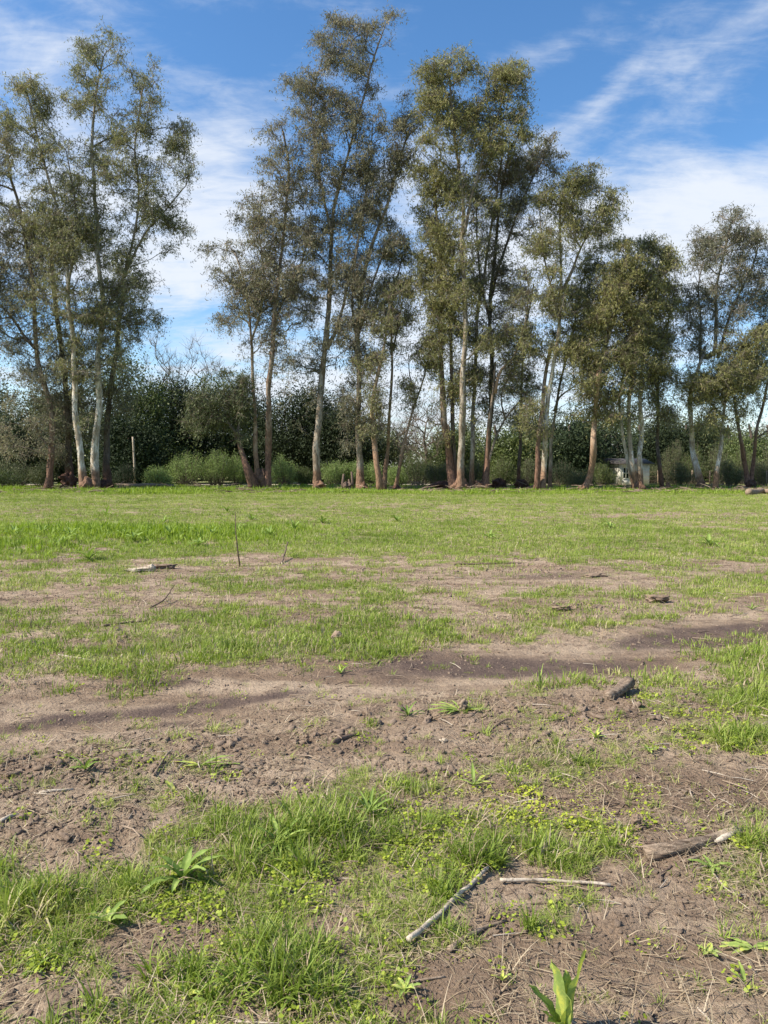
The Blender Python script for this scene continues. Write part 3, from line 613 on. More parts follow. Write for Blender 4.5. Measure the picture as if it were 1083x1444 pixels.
euc('broad fanned gum right of the central trunk, thin purplish crown with bare top twigs',
    [('dark', 14, 4, [(684, 684), (687, 620), (693, 560), (695, 500), (690, 430), (696, 370), (704, 310), (712, 250), (718, 200)]),
     ('dark', 8, 2, [(692, 420), (706, 370), (724, 320), (744, 270), (764, 230), (786, 185)]),
     ('dark', 6, 2, [(690, 450), (678, 390), (672, 320), (670, 250)])],
    [(765, 200, 26, 14, .35), (755, 225, 30, 22, .9), (730, 250, 34, 28, .8), (775, 240, 16, 20, .6), (700, 240, 34, 30, .7), (745, 290, 34, 24, .6), (715, 300, 30, 30, .5), (680, 280, 28, 40, .5), (750, 330, 26, 20, .4), (690, 350, 30, 36, .4), (700, 410, 34, 36, .5), (720, 380, 26, 26, .4), (690, 470, 34, 30, .6), (680, 540, 30, 36, .5), (700, 570, 24, 30, .4)],
    51, 'brown', 460, 46, seed=25)
euc('thin grey gum just right of the central trunk, half hidden in leaves',
    [('grey', 10, 4, [(665, 684), (666, 630), (669, 570), (672, 500), (676, 430), (688, 350), (700, 280), (708, 210)])],
    [(700, 220, 26, 30, .6), (690, 290, 26, 30, .5), (668, 400, 26, 36, .6), (672, 470, 26, 30, .7), (665, 540, 22, 30, .7), (675, 600, 18, 20, .5)], 50.5, 'green', 190, 48, seed=26)
euc('reddish-brown stem with a crooked pale branch reaching up right into the sky gap',
    [('red', 12, 4, [(686, 686), (686, 650), (691, 600), (697, 550), (700, 510)]), ('tan', 7, 2, [(698, 555), (706, 522), (722, 505), (733, 480), (742, 450), (746, 410), (742, 380)])],
    [(745, 400, 20, 22, .4), (725, 470, 22, 24, .4), (735, 430, 18, 24, .3), (712, 510, 20, 20, .4), (700, 480, 18, 20, .4)], 48.5, 'olive', 90, 40, seed=27)
euc('slender bent stem leaning out right of the reddish stem, bare for most of its length',
    [('grey', 7, 3, [(684, 686), (688, 655), (697, 620), (712, 590), (728, 570), (742, 555)]), ('grey', 4, 2, [(712, 590), (706, 560), (718, 530)])],
    [(748, 545, 14, 14, .5), (720, 540, 18, 18, .5), (735, 520, 18, 18, .4)], 50, 'olive', 36, 36, seed=28)
euc('thin dark gum between the fanned gum and the white-footed gum, small dark crown',
    [('dark', 8, 3, [(731, 684), (733, 630), (736, 570), (738, 510), (744, 450), (752, 400)])],
    [(745, 420, 22, 24, .6), (735, 480, 24, 30, .8), (728, 530, 26, 30, .9), (742, 580, 22, 28, .7), (725, 600, 18, 20, .5), (755, 470, 16, 20, .5)], 53, 'grey', 170, 46, seed=29)
# right groups
euc('white-footed gum right of centre with yellowish shoots low on its trunk',
    [('pale', 12, 4, [(764, 692), (767, 655), (768, 620), (772, 570), (780, 510), (788, 460), (793, 400), (792, 340), (790, 290), (802, 250)]),
     ('grey', 7, 2, [(793, 410), (812, 370), (830, 330), (850, 300), (866, 290)]), ('grey', 6, 2, [(790, 450), (776, 400), (766, 350), (762, 300)]),
     ('red', 12, 8, [(757, 688), (760, 650), (762, 600), (768, 540), (776, 490)])],
    [(824, 240, 16, 14, .8), (800, 262, 30, 24, 1), (825, 265, 20, 20, .9), (858, 290, 22, 24, 1), (840, 315, 30, 22, 1), (790, 300, 30, 26, .9), (770, 280, 16, 16, .7), (815, 330, 24, 24, .6), (765, 340, 24, 22, .9), (755, 355, 20, 18, .8), (785, 370, 26, 26, .5), (775, 420, 30, 30, .6), (800, 430, 34, 26, .6), (760, 480, 30, 26, .7),
     (752, 590, 24, 26, 1.3), (772, 600, 20, 20, 1.0), (745, 560, 18, 20, .9)], 48, 'green', 460, 56, seed=30)
euc('gum with a bare grey branch curving out right at mid height, beside the white-footed gum',
    [('grey', 8, 3, [(775, 684), (778, 630), (782, 590), (786, 560), (790, 540), (800, 500), (812, 450), (820, 400)]), ('pale', 4, 2, [(781, 580), (790, 560), (806, 548), (822, 538), (845, 530)])],
    [(820, 420, 30, 30, .8), (840, 380, 30, 26, .8), (830, 450, 34, 26, .8), (800, 480, 30, 24, .8), (850, 530, 24, 22, .7), (870, 420, 26, 26, .6), (850, 350, 20, 14, .5)], 51, 'green', 250, 54, seed=31)
euc('gum on a swollen bent orange-brown foot, dense olive crown leaning over it',
    [('tan', 14, 7, [(821, 692), (830, 680), (835, 655), (836, 625), (838, 590), (843, 540), (852, 490), (866, 440), (880, 390)]), ('dark', 6, 3, [(840, 575), (860, 562), (880, 555), (905, 552)])],
    [(880, 360, 26, 18, .8), (900, 380, 28, 24, .8), (870, 400, 34, 30, .9), (850, 440, 36, 30, 1), (830, 490, 40, 26, 1), (860, 500, 40, 30, 1), (890, 450, 34, 34, 1), (840, 540, 36, 26, 1), (820, 570, 30, 24, .9), (870, 580, 34, 24, .9), (900, 520, 30, 30, .9)], 48, 'green', 540, 66, seed=32)
euc('triple white-stemmed gum splaying from one brown foot in front of the house',
    [('pale', 9, 5, [(896, 691), (890, 665), (882, 635), (876, 608), (872, 570), (880, 520)]), ('pale', 11, 5, [(899, 690), (893, 655), (888, 620), (887, 575), (892, 530), (898, 470), (905, 410)]), ('pale', 11, 5, [(904, 690), (902, 650), (905, 610), (902, 560), (908, 500), (922, 440), (932, 390)])],
    [(925, 350, 26, 16, .9), (945, 375, 18, 18, .9), (900, 345, 22, 14, .8), (920, 390, 34, 26, 1), (940, 420, 24, 26, .8), (905, 430, 34, 30, 1), (930, 470, 28, 24, .9), (900, 490, 34, 26, 1), (935, 520, 24, 24, .6), (905, 545, 34, 24, .9), (880, 590, 26, 18, .6), (920, 580, 26, 24, .6), (860, 560, 20, 20, .5)], 49, 'green', 480, 60, seed=33)
euc('slim brown-trunked gum right of the triple white stems, mostly bare below its grey leaves',
    [('dark', 9, 4, [(934, 691), (929, 655), (926, 620), (928, 580), (930, 530), (940, 470), (944, 430)])],
    [(945, 420, 16, 26, .6), (935, 480, 22, 26, .7), (930, 540, 26, 26, .8), (940, 590, 26, 24, .7), (915, 600, 22, 18, .6)], 50, 'grey', 150, 46, seed=34)
euc('tall gum at right with thin rounded grey top and crooked white stem',
    [('pale', 13, 6, [(992, 692), (984, 665), (978, 635), (976, 615), (973, 590), (974, 555), (984, 520), (992, 490)]), ('grey', 9, 4, [(990, 500), (1004, 500), (1010, 440), (1012, 400), (1022, 350), (1030, 315)]),
     ('dark', 7, 3, [(1012, 505), (1024, 460), (1040, 420), (1060, 380), (1068, 350)]), ('dark', 6, 2, [(988, 510), (988, 450), (986, 400), (990, 370)])],
    [(1028, 305, 22, 12, .6), (1000, 335, 30, 18, .6), (1030, 345, 30, 26, .6), (1062, 335, 24, 20, .7), (990, 365, 20, 22, .5), (1060, 380, 24, 26, .6), (1025, 395, 26, 30, .4), (990, 420, 24, 26, .6), (975, 440, 16, 20, .6), (1050, 430, 30, 30, .5), (985, 470, 22, 26, .5), (1020, 460, 20, 26, .3)], 50, 'grey', 400, 42, seed=35)
euc('gum at right with pale lower stem and wide low olive crown',
    [('pale', 11, 5, [(1008, 692), (1012, 665), (1016, 635), (1020, 600), (1022, 560), (1020, 530)]), ('dark', 5, 3, [(1020, 590), (1000, 565), (980, 550)]), ('dark', 5, 3, [(1021, 570), (1040, 540), (1060, 520)])],
    [(975, 550, 24, 22, 1), (1000, 540, 34, 24, 1.1), (1030, 530, 34, 26, 1), (1010, 575, 40, 26, 1), (1050, 560, 26, 30, .8), (1040, 500, 36, 24, .8), (1070, 520, 24, 24, .8), (970, 590, 22, 16, .6), (1010, 610, 24, 14, .6), (1060, 480, 26, 22, .6)], 49, 'green', 470, 62, seed=36)
euc('reddish forked gum near the right edge, trunks spreading low with a dark crown above',
    [('red', 13, 5, [(1056, 691), (1049, 655), (1045, 620), (1040, 590), (1036, 560)]), ('red', 9, 3, [(1057, 690), (1062, 650), (1066, 610), (1074, 580), (1080, 550), (1090, 500), (1098, 440)])],
    [(1090, 420, 26, 40, .8), (1080, 470, 24, 30, .8), (1095, 520, 30, 34, .9), (1075, 560, 20, 20, .8), (1110, 580, 30, 30, .8), (1040, 560, 18, 18, .5), (1085, 360, 20, 26, .6), (1120, 460, 30, 60, .6)], 51, 'grey', 280, 54, seed=37)
euc('gum just beyond the left edge whose branches hang into the picture', [('grey', 15, 5, [(-60, 690), (-58, 620), (-52, 540), (-60, 440), (-70, 340), (-62, 240), (-66, 160)])],
    [(-60, 170, 50, 50, .8), (-40, 270, 50, 50, .8), (-80, 360, 60, 60, .8), (-40, 470, 50, 50, .7), (-20, 560, 40, 40, .6), (-30, 620, 34, 30, .5)], 52, 'olive', 240, 50, seed=38)

# burls and stumps at tree feet
def lumpy(name, label, cat, px, py, w_, h_, Yd, mat, seed=0, group=None, dpt=1.0, parent=None):
    k, n = 26, 14; rg = np.random.default_rng(seed); sc = Yd / FPX; V = []
    for i in range(n):
        t = i / (n - 1); prof = math.sqrt(max(0, 1 - (t * .98) ** 3)) * (1 + .15 * math.sin(5 * t + seed))
        for j in range(k):
            a = 2 * math.pi * j / k; nz = .85 + .7 * float(fbm(np.array(math.cos(a) * 2.2 + 5), np.array(t * 3 + math.sin(a) * 2.2), seed, 4)) + .5 * float(vnoise(np.array(math.cos(a) * 7.), np.array(t * 4 + math.sin(a) * 7), seed + 9))
            V.append([math.cos(a) * w_ * .5 * sc * prof * nz, math.sin(a) * w_ * .5 * sc * prof * nz * dpt, t * h_ * sc * (1 + .2 * math.sin(3 * a + seed))])
    V.append([0, 0, h_ * sc * .98]); F = [[i * k + j, i * k + (j + 1) % k, (i + 1) * k + (j + 1) % k, (i + 1) * k + j] for i in range(n - 1) for j in range(k)]
    T = [[(n - 1) * k + j, (n - 1) * k + (j + 1) % k, n * k] for j in range(k)]
    x = at(px, HOR, Yd)[0]
    return thing(name, label, cat, (x, Yd, -.08), group, mesh_from(name, V, [np.array(F), np.array(T)], smooth=True, mats=[mat], attrs={'limb': np.zeros(len(V))}))
SG = 'stumps and root burls at the feet of the gums'
M_BURL = bark_material('burl_bark', (.26, .155, .10), (.17, .10, .065), (.24, .14, .09), 3, 6)
M_BURLD = bark_material('dark_burl_bark', (.12, .065, .045), (.08, .045, .035), (.115, .06, .042), 3, 6)
for a in [('ragged dark stump between the left-edge gum and the white trunks', 98, 34, 30, 52, M_BURLD, 3), ('dark mossy stump at the right foot of the white-trunked left clump', 150, 30, 18, 51.5, M_BURLD, 4),
          ('pale brown burl at the foot of the front white trunk of the left clump', 121, 20, 22, 49.6, M_BURL, 5), ('red-brown root burl around the central olive-grey trunk', 649, 34, 22, 48.4, M_BURL, 6),
          ('low dark brush-covered stump left of the central trunk', 622, 50, 16, 51, M_BURLD, 7), ('reddish low stump right of the central trunk', 676, 34, 16, 50.5, M_BURL, 8), ('black hollow stump right of the reddish low stump', 704, 30, 20, 52, M_BURLD, 9),
          ('dark round stump left of the white-footed gum', 735, 24, 18, 52, M_BURLD, 10), ('orange-brown knob at the swollen foot of the bent gum', 822, 20, 11, 47.6, M_BURL, 11), ('red burl at the foot of the triple white stems', 903, 22, 16, 48.6, M_BURL, 12),
          ('small cut brown stump right of the slim brown-trunked gum', 943, 13, 14, 49, M_BURL, 13), ('burled hollow foot of the crooked white stem at right', 989, 22, 16, 49.6, M_BURL, 14), ('dark burl at the foot of the forked gum near the right edge', 1060, 26, 18, 50.5, M_BURLD, 15),
          ('brown burl joining the leaning bole and the red stem of the second clump', 368, 30, 34, 50.4, M_BURL, 16), ('orange burl at the foot of the forked giant', 450, 23, 16, 49.7, M_BURL, 17), ('dark low stump beside the leaning sapling foot', 560, 18, 10, 49.5, M_BURLD, 18), ('reddish burl at the foot of the dark-trunked gum', 512, 20, 14, 49.7, M_BURL, 19)]:
    lumpy('tree_stump', a[0], 'stump', a[1], 690, a[2] * .82, a[3] * (.8 if a[5] is M_BURL else .72), a[4], a[5], a[6], SG)
# charred forked stump by the path
ob = lumpy('charred_stump', 'black charred stump with two upright prongs in the weeds left of the dark-trunked gum', 'stump', 490, 690, 17, 12, 49, M_WOODDARK, 21)
for (dx_, hh, rr_) in ((-.28, 1.15, .10), (.3, 1.3, .085), (.1, .8, .08)):
    V, F, T = tube([[dx_, 0, .1], [dx_ * 1.1, .03, hh * .5], [dx_ * .9, 0, hh]], [rr_ * 1.3, rr_, rr_ * .7], 9, .25, 3); link('prong', mesh_from('prong', V, [F, T], smooth=True, mats=[M_WOODDARK]), ob)

# background woodland: each tree a thing
BG = 'dense dark trees behind the row of gums'
def bgt(label, px, top, wid, Yd, leaf, n=240, seed=0, nl=60, low=.0, grp=BG, L=.24, W=.11):
    h = 672 - top; bl = []
    for k in range(7):
        bl.append((px + (np.random.default_rng(seed * 9 + k).uniform(-.42, .42)) * wid, top + h * (.15 + .13 * k * (1 - low)), wid * (.30 + .04 * min(k, 3)), h * .15, 1))
    make_tree('woodland_tree', label, 'tree', grp, [('dark', 9, 3, [(px, 676), (px + 3, 640), (px - 3, 600), (px, (top + 640) / 2), (px + 2, top + h * .25)])], bl, Yd, leaf, n, int(nl * 1.35), sig=.95, L=.27, W=.14, seed=100 + seed, twig=False, depth=.8, droop=.4, epi=0, spray=False)
BL = [(-20, 520, 90, 72, 'duff', 'brown-olive thicket tree at the far left edge'), (30, 545, 90, 70, 'duff', 'thin brown-olive tree behind the left-edge gum'), (85, 560, 80, 71, 'duff', 'dusty olive tree behind the white trunks'),
      (150, 525, 80, 70, 'mid', 'olive tree right behind the two white trunks'), (195, 512, 70, 68, 'mid', 'lighter green tree above the wooden pole'), (226, 540, 70, 74, 'deep', 'blackish evergreen right of the wooden pole'), (262, 548, 60, 72, 'dark', 'dark evergreen above the left of the pale shrubs'),
      (305, 538, 70, 76, 'mid', 'olive-green tree behind the leaning brown bole'), (400, 545, 90, 72, 'dark', 'dark evergreen between the second clump and the forked giant'), (440, 560, 70, 74, 'deep', 'deep green evergreen left behind the forked giant'), (485, 575, 80, 71, 'dark', 'dark green evergreen behind the charred stump'),
      (345, 560, 60, 78, 'dark', 'shadowy evergreen behind the second clump'), (530, 610, 60, 80, 'duff', 'low brown tree behind the cream stem'), (700, 615, 60, 66, 'mid', 'round green tree behind the slender bent stem'), (785, 585, 80, 78, 'dark', 'dark evergreen behind the white-footed gum'),
      (830, 590, 70, 74, 'deep', 'deep green evergreen behind the bent orange foot'), (935, 590, 70, 84, 'duff', 'brownish thicket tree right of the house'), (970, 600, 60, 80, 'dark', 'dark tree behind the crooked white stem'), (1030, 610, 70, 80, 'duff', 'brown-grey tree behind the pale lower stem at right'),
      (1085, 620, 60, 80, 'duff', 'twiggy brown tree at the right edge'), (870, 575, 60, 90, 'mid', 'olive tree rising behind the house'), (745, 620, 50, 82, 'dark', 'small dark tree behind the thin dark gum'), (5, 600, 60, 66, 'deep', 'black-green bush tree low at the left edge'), (175, 590, 60, 64, 'deep', 'ivy-dark tree left of the wooden pole'),
      (905, 600, 60, 80, 'dark', 'dark evergreen above the house roof'), (1000, 590, 60, 88, 'duff', 'grey-olive tree behind the burled foot'), (805, 610, 50, 68, 'deep', 'low black-green tree left of the swollen foot'), (660, 600, 60, 84, 'duff', 'grey-brown tree behind the central trunk'), (765, 600, 50, 86, 'duff', 'grey-olive tree behind the yellowish shoots'), (1060, 625, 50, 74, 'mid', 'low olive tree behind the forked gum'), (635, 615, 40, 70, 'mid', 'olive tree left of the central trunk')]
for i, (px, top, wd, Yd, lf, lb) in enumerate(BL): bgt(lb, px, top, wd, Yd, lf, 190 if lf in ('dark', 'deep') else 150, i)

# bare deciduous trees
def bare(label, px, top, wid, Yd, n=90, seed=0, name='bare_tree'):
    rg = np.random.default_rng(300 + seed); base = np.array([at(px, HOR, Yd)[0], Yd, -.1]); h = 672 - top
    st = resample(np.array([at(px, 676, Yd), at(px + 2, 660 - h * .1, Yd), at(px - 2, 660 - h * .35, Yd), at(px, 672 - h * .6, Yd)]), .5); st[0, 2] = -.1
    u = rg.normal(size=(n, 3)); u /= np.linalg.norm(u, axis=1, keepdims=True); u *= rg.uniform(.2, 1, (n, 1)) ** .4
    A = np.array([at(px + q[0] * wid * .5, 672 - h * (.60 + q[2] * .40), Yd + q[1] * 2.5) for q in u]); A[:, 2] = np.maximum(A[:, 2], 1)
    Pn, par, nst, tips = grow([st], A, rg, .8, 1.4); n_ = len(Pn); c = np.zeros(n_); c[tips] = 1
    for i in range(n_ - 1, 0, -1):
        if par[i] >= 0: c[par[i]] += c[i]
    rad = .016 * np.maximum(c, 1) ** .5; ch = np.arange(1, n_); ch = ch[par[ch] >= 0]; pa = par[ch]; D = Pn[ch] - Pn[pa] + 1e-6
    V1, F1 = rings(Pn[pa], Pn[ch], D, D, np.minimum(rad[pa], rad[ch] * 1.3), rad[ch], 4)
    k = 5; tp = np.repeat(A, k, 0); dr = rg.normal(size=(len(tp), 3)); dr[:, 2] = np.abs(dr[:, 2]) + .6; dr /= np.linalg.norm(dr, axis=1, keepdims=True)
    V2, F2 = rings(tp, tp + dr * rg.uniform(.5, 1.7, (len(tp), 1)), dr, dr, np.full(len(tp), .016), np.full(len(tp), .006), 3)
    r = thing(name, label, 'tree', base, 'leafless trees behind the row'); me = mesh_from('limbs', np.vstack([V1, V2]) - base, np.vstack([F1, F2 + len(V1)]), smooth=True, mats=[M_BARE]); link('limbs', me, r, kind='stuff')
for i, a in enumerate([(222, 470, 60, 84, 'leafless tree showing over the dark trees right of the left clump'), (275, 478, 60, 86, 'leafless upright tree in the sky gap left of the leaning bole'), (300, 500, 40, 84, 'small leafless tree close left of the second clump'), (245, 500, 40, 86, 'faint leafless tree between the two taller leafless ones'),
                       (600, 560, 70, 66, 'leafless spreading tree in the sky gap right of the leaning sapling'), (578, 600, 50, 78, 'low leafless tree behind the leaning sapling'), (560, 585, 60, 84, 'pale leafless tree behind the slim upright gum'), (860, 600, 50, 66, 'leafless tree left of the triple white stems'),
                       (950, 600, 60, 64, 'bare twiggy tree in front of the pale outbuilding'), (1045, 600, 50, 64, 'bare tree between the pale lower stem and the forked gum'), (1078, 590, 50, 66, 'bare twiggy tree at the right edge above the brown mound'), (720, 600, 50, 68, 'bare tree behind the slender bent stem'), (815, 610, 50, 64, 'bare tree left of the bent orange foot'),
                       (1000, 615, 40, 66, 'short bare tree behind the burled foot at right')]): bare(a[4], a[0], a[1] + (12 if i >= 7 else 0), a[2], a[3] + (18 if i >= 7 else 0), 90 if i < 7 else 55, i)

# shrubs
def shrub(label, px, top, wid, Yd, leaf='shrub', n=70, seed=0, grp='feathery shrubs along the path', base=682, L=.16, W=.035, up=.9, nl=70):
    rg = np.random.default_rng(500 + seed); sc = Yd / FPX; h = (base - top) * sc; ww = wid * sc * .5; b0 = np.array([at(px, HOR, Yd)[0], Yd, -.05])
    r = thing('shrub', label, 'shrub', b0, grp); n2_ = int(n)
    a = rg.uniform(0, 2 * np.pi, n2_); q = np.sqrt(rg.random(n2_)); tx, ty = np.cos(a) * q * ww, np.sin(a) * q * min(ww, 1.6)
    tz = h * np.sqrt(np.clip(1 - (q * .9) ** 2.4, .05, 1)) * rg.uniform(.78, 1.03, n2_) * (1 + .12 * np.sin(tx * 2.1 + seed))
    tip = np.stack([tx, ty, tz], 1); foot = tip * np.array([.35, .35, 0]); D = tip - foot
    V, F = rings(foot, tip, D, D, np.full(n2_, .02), np.full(n2_, .007), 3); link('stems', mesh_from('stems', V, F, mats=[M_BARE]), r, kind='stuff')
    t = rg.uniform(.3, 1.0, (n2_, nl)) ** .8; C = foot[:, None] + D[:, None] * t[..., None] + rg.normal(size=(n2_, nl, 3)) * (.16 + .10 * (1 - t[..., None])); C = C.reshape(-1, 3); C[:, 2] = np.maximum(C[:, 2], .05)
    V, F = leaf_quads(C, L, W, 0, rg, up); tn = np.clip(np.repeat(rg.normal(size=n2_) * .12 + .5, nl) + rg.normal(size=n2_ * nl) * .15, 0, 1)
    link('foliage', mesh_from('foliage', V, F, attrs={'tint': np.repeat(tn, 3)}, mats=[EUC[leaf]]), r, kind='stuff')
SH = [(262, 630, 56, 61, 'shrub', 'large round pale green shrub, first of the row right of the pole'), (305, 632, 50, 62, 'shrub', 'pale green shrub right of the largest one'), (335, 640, 36, 62.5, 'shrub', 'narrow pale shrub behind the leaning brown bole'), (402, 640, 44, 61, 'shrub', 'pale shrub in the gap right of the second clump'),
      (428, 652, 26, 61.5, 'mid', 'dark green shrub left of the forked giant'), (470, 642, 44, 62, 'shrub', 'pale shrub right of the forked giant'), (497, 645, 40, 62.5, 'shrub', 'pale shrub behind the charred stump'), (525, 650, 36, 62.5, 'shrub', 'pale shrub behind the cream stem'), (222, 655, 44, 58, 'shrub', 'low rounded green shrub at the foot of the pole'),
      (590, 640, 50, 60, 'mid', 'green shrub in the gap right of the leaning sapling'), (560, 652, 34, 62, 'shrub', 'small pale shrub behind the leaning sapling'), (620, 642, 44, 58, 'duff', 'brownish shrub left of the central trunk'), (665, 640, 40, 58, 'duff', 'brown twiggy shrub right of the central trunk'), (706, 640, 40, 62, 'mid', 'rounded green shrub right of the bent stem'),
      (745, 645, 40, 60, 'duff', 'brown shrub left of the white-footed gum'), (795, 645, 50, 59, 'deep', 'dark shrub right of the white-footed gum'), (850, 648, 34, 60, 'mid', 'green shrub left of the house'), (20, 640, 60, 58, 'duff', 'dull brown-green shrub at the left edge'), (60, 645, 40, 57, 'duff', 'dull shrub behind the crooked left-edge gum'), (175, 650, 40, 58, 'deep', 'ivy-green shrub left of the pole foot'),
      (920, 655, 36, 72, 'duff', 'brown shrub before the house wall'), (960, 650, 40, 58, 'duff', 'brown thicket left of the crooked white stem'), (1030, 645, 44, 58, 'duff', 'brown thicket right of the pale lower stem'), (1075, 640, 40, 59, 'duff', 'tall brown thicket at the right edge'), (5, 655, 50, 54, 'mid', 'low green shrub at the left border'), (815, 660, 50, 57, 'duff', 'low brown scrub left of the swollen foot'),
      (578, 632, 60, 70, 'mid', 'broad green thicket across the sky gap right of the leaning sapling'), (612, 636, 44, 66, 'mid', 'green thicket behind the gum with dense dark leaves'), (688, 632, 50, 68, 'duff', 'olive thicket behind the reddish stem'), (727, 628, 50, 70, 'mid', 'green thicket behind the thin dark gum'), (770, 625, 46, 70, 'deep', 'dark thicket behind the white-footed gum'),
      (835, 625, 46, 70, 'deep', 'dark green thicket right of the swollen bent foot'), (948, 622, 44, 68, 'duff', 'tall olive thicket between house and second building'), (978, 628, 40, 66, 'mid', 'green thicket behind the crooked white stem'), (1012, 622, 46, 66, 'duff', 'tall thicket behind the pale lower stem at right'), (1050, 628, 46, 68, 'mid', 'green thicket behind the forked gum at right'), (1090, 620, 46, 68, 'duff', 'tall olive thicket cut by the right edge')]
for i, a in enumerate(SH): shrub(a[5], a[0], a[1], a[2], a[3], a[4], 80 if a[4] == 'shrub' else 60, i)

# far wood that closes the horizon
rg = np.random.default_rng(900); C = []
for a in np.linspace(-180, 180, 900):
    n_ = 26; rad_ = 150 + 22 * math.sin(a * .11) + rg.normal(size=n_) * 6; hh = 5.5 + 2.5 * float(fbm(np.array(a * .12), np.array(0.), 77, 3)) ; aa_ = R(a) + rg.normal(size=n_) * .006
    C.append(np.stack([np.sin(aa_) * rad_, np.cos(aa_) * rad_, hh * rg.uniform(0, 1, n_) ** .7], 1))
C = np.vstack(C); V, F = leaf_quads(C, 1.3, .9, 0, rg)
link('distant_woods', mesh_from('distant_woods', V, F, attrs={'tint': np.repeat(rg.uniform(.2, .9, len(C)), 3)}, mats=[EUC['duff']]), kind='stuff', label='low brownish wood closing the horizon')

# ------------------------------------------------------------------ house, pole, fence
def box(V, F, x0, x1, y0, y1, z0, z1):
    b = len(V); V += [[x, y, z] for z in (z0, z1) for y in (y0, y1) for x in (x0, x1)]
    F += [[b + q for q in f] for f in ((0, 2, 3, 1), (4, 5, 7, 6), (0, 1, 5, 4), (2, 6, 7, 3), (0, 4, 6, 2), (1, 3, 7, 5))]
def boxes(name, lst, mat, parent=None, **kw):
    V, F = [], []
    for b in lst: box(V, F, *b)
    return link(name, mesh_from(name, V, np.array(F), mats=[mat]), parent, **kw)
def plain(name, c, rough=.8, n=.12, spec=.3):
    m, g, o = new_mat(name); t = g.node('ShaderNodeTexCoord'); nn = g.noise(t.outputs['Object'], 2.2, 6, .65)
    principled(g, o, g.mix(g.rng(nn, .35, .65), c, tuple(q * (1 - n * 2) for q in c)), rough, spec, nn, .01); return m
M_WALL = plain('cream_wall', (.72, .68, .58)); M_ROOF = plain('grey_roof', (.10, .09, .085)); M_FRAME = plain('window_frame', (.8, .78, .7)); M_PANE = plain('dark_glass', (.02, .035, .03), .1, .1, .5)
def house(label, px0, px1, topz, Yd, wins, dpt=6, rooft=1.6):
    x0, x1 = at(px0, HOR, Yd)[0], at(px1, HOR, Yd)[0]; xm = (x0 + x1) / 2
    r = thing('house', label, 'house', (xm, Yd, -.1)); hw = (x1 - x0) / 2
    ws = sorted([(at(p, HOR, Yd)[0] - xm, w_, zb, zt) for p, w_, zb, zt in wins]); L_ = []; cur = -hw
    for (wx, w_, zb, zt) in ws:
        L_.append((cur, wx - w_ / 2, 0, .25, 0, topz)); L_.append((wx - w_ / 2, wx + w_ / 2, 0, .25, 0, zb)); L_.append((wx - w_ / 2, wx + w_ / 2, 0, .25, zt, topz)); cur = wx + w_ / 2
    L_.append((cur, hw, 0, .25, 0, topz)); L_ += [(-hw, -hw + .25, .25, dpt, 0, topz), (hw - .25, hw, .25, dpt, 0, topz), (-hw + .25, hw - .25, dpt - .25, dpt, 0, topz)]
    boxes('wall', L_, M_WALL, r)
    V = [[-hw - .4, -.4, topz + .002], [hw + .4, -.4, topz + .002], [hw + .4, dpt + .4, topz + .002], [-hw - .4, dpt + .4, topz + .002], [-hw - .4, dpt / 2, topz + rooft], [hw + .4, dpt / 2, topz + rooft]]
    link('roof', mesh_from('roof', V, [np.array([[0, 1, 5, 4], [2, 3, 4, 5], [3, 2, 1, 0]]), np.array([[0, 4, 3], [1, 2, 5]])], mats=[M_ROOF]), r)
    for (wx, w_, zb, zt) in ws:
        fr = boxes('window', [(wx - w_ / 2, wx - w_ / 2 + .07, -.04, .12, zb, zt), (wx + w_ / 2 - .07, wx + w_ / 2, -.04, .12, zb, zt), (wx - w_ / 2 + .07, wx + w_ / 2 - .07, -.04, .12, zb, zb + .07), (wx - w_ / 2 + .07, wx + w_ / 2 - .07, -.04, .12, zt - .07, zt), (wx - .03, wx + .03, -.02, .1, zb + .07, zt - .07), (wx - w_ / 2 + .07, wx - .03, -.015, .09, (zb + zt) / 2 - .025, (zb + zt) / 2 + .025), (wx + .03, wx + w_ / 2 - .07, -.015, .09, (zb + zt) / 2 - .025, (zb + zt) / 2 + .025)], M_FRAME, r)
        boxes('pane', [(wx - w_ / 2 + .01, wx + w_ / 2 - .01, .10, .11, zb + .01, zt - .01)], M_PANE, fr)
house('cream cottage with a small green-dark window seen between the triple white stems', 873, 916, 1.9, 66, [(883, .62, .55, 1.6)], 5, .5)
house('second pale low building glimpsed through twigs right of the slim brown-trunked gum', 938, 985, 2.0, 84, [(950, .9, .8, 1.8), (972, .9, .8, 1.8)], 6, 1.4)
V, F, T = tube([[0, 0, 0], [.03, 0, 1.6], [-.02, 0, 3.6], [-.06, 0, 4.05]], [.085, .08, .075, .07], 10, .05, 2)
thing('wooden_pole', 'slim pale wooden pole standing alone before the dark trees', 'pole', (at(189, HOR, 60)[0], 60, -.1), None, mesh_from('wooden_pole', V, [F, T], smooth=True, mats=[M_WOODPALE]))
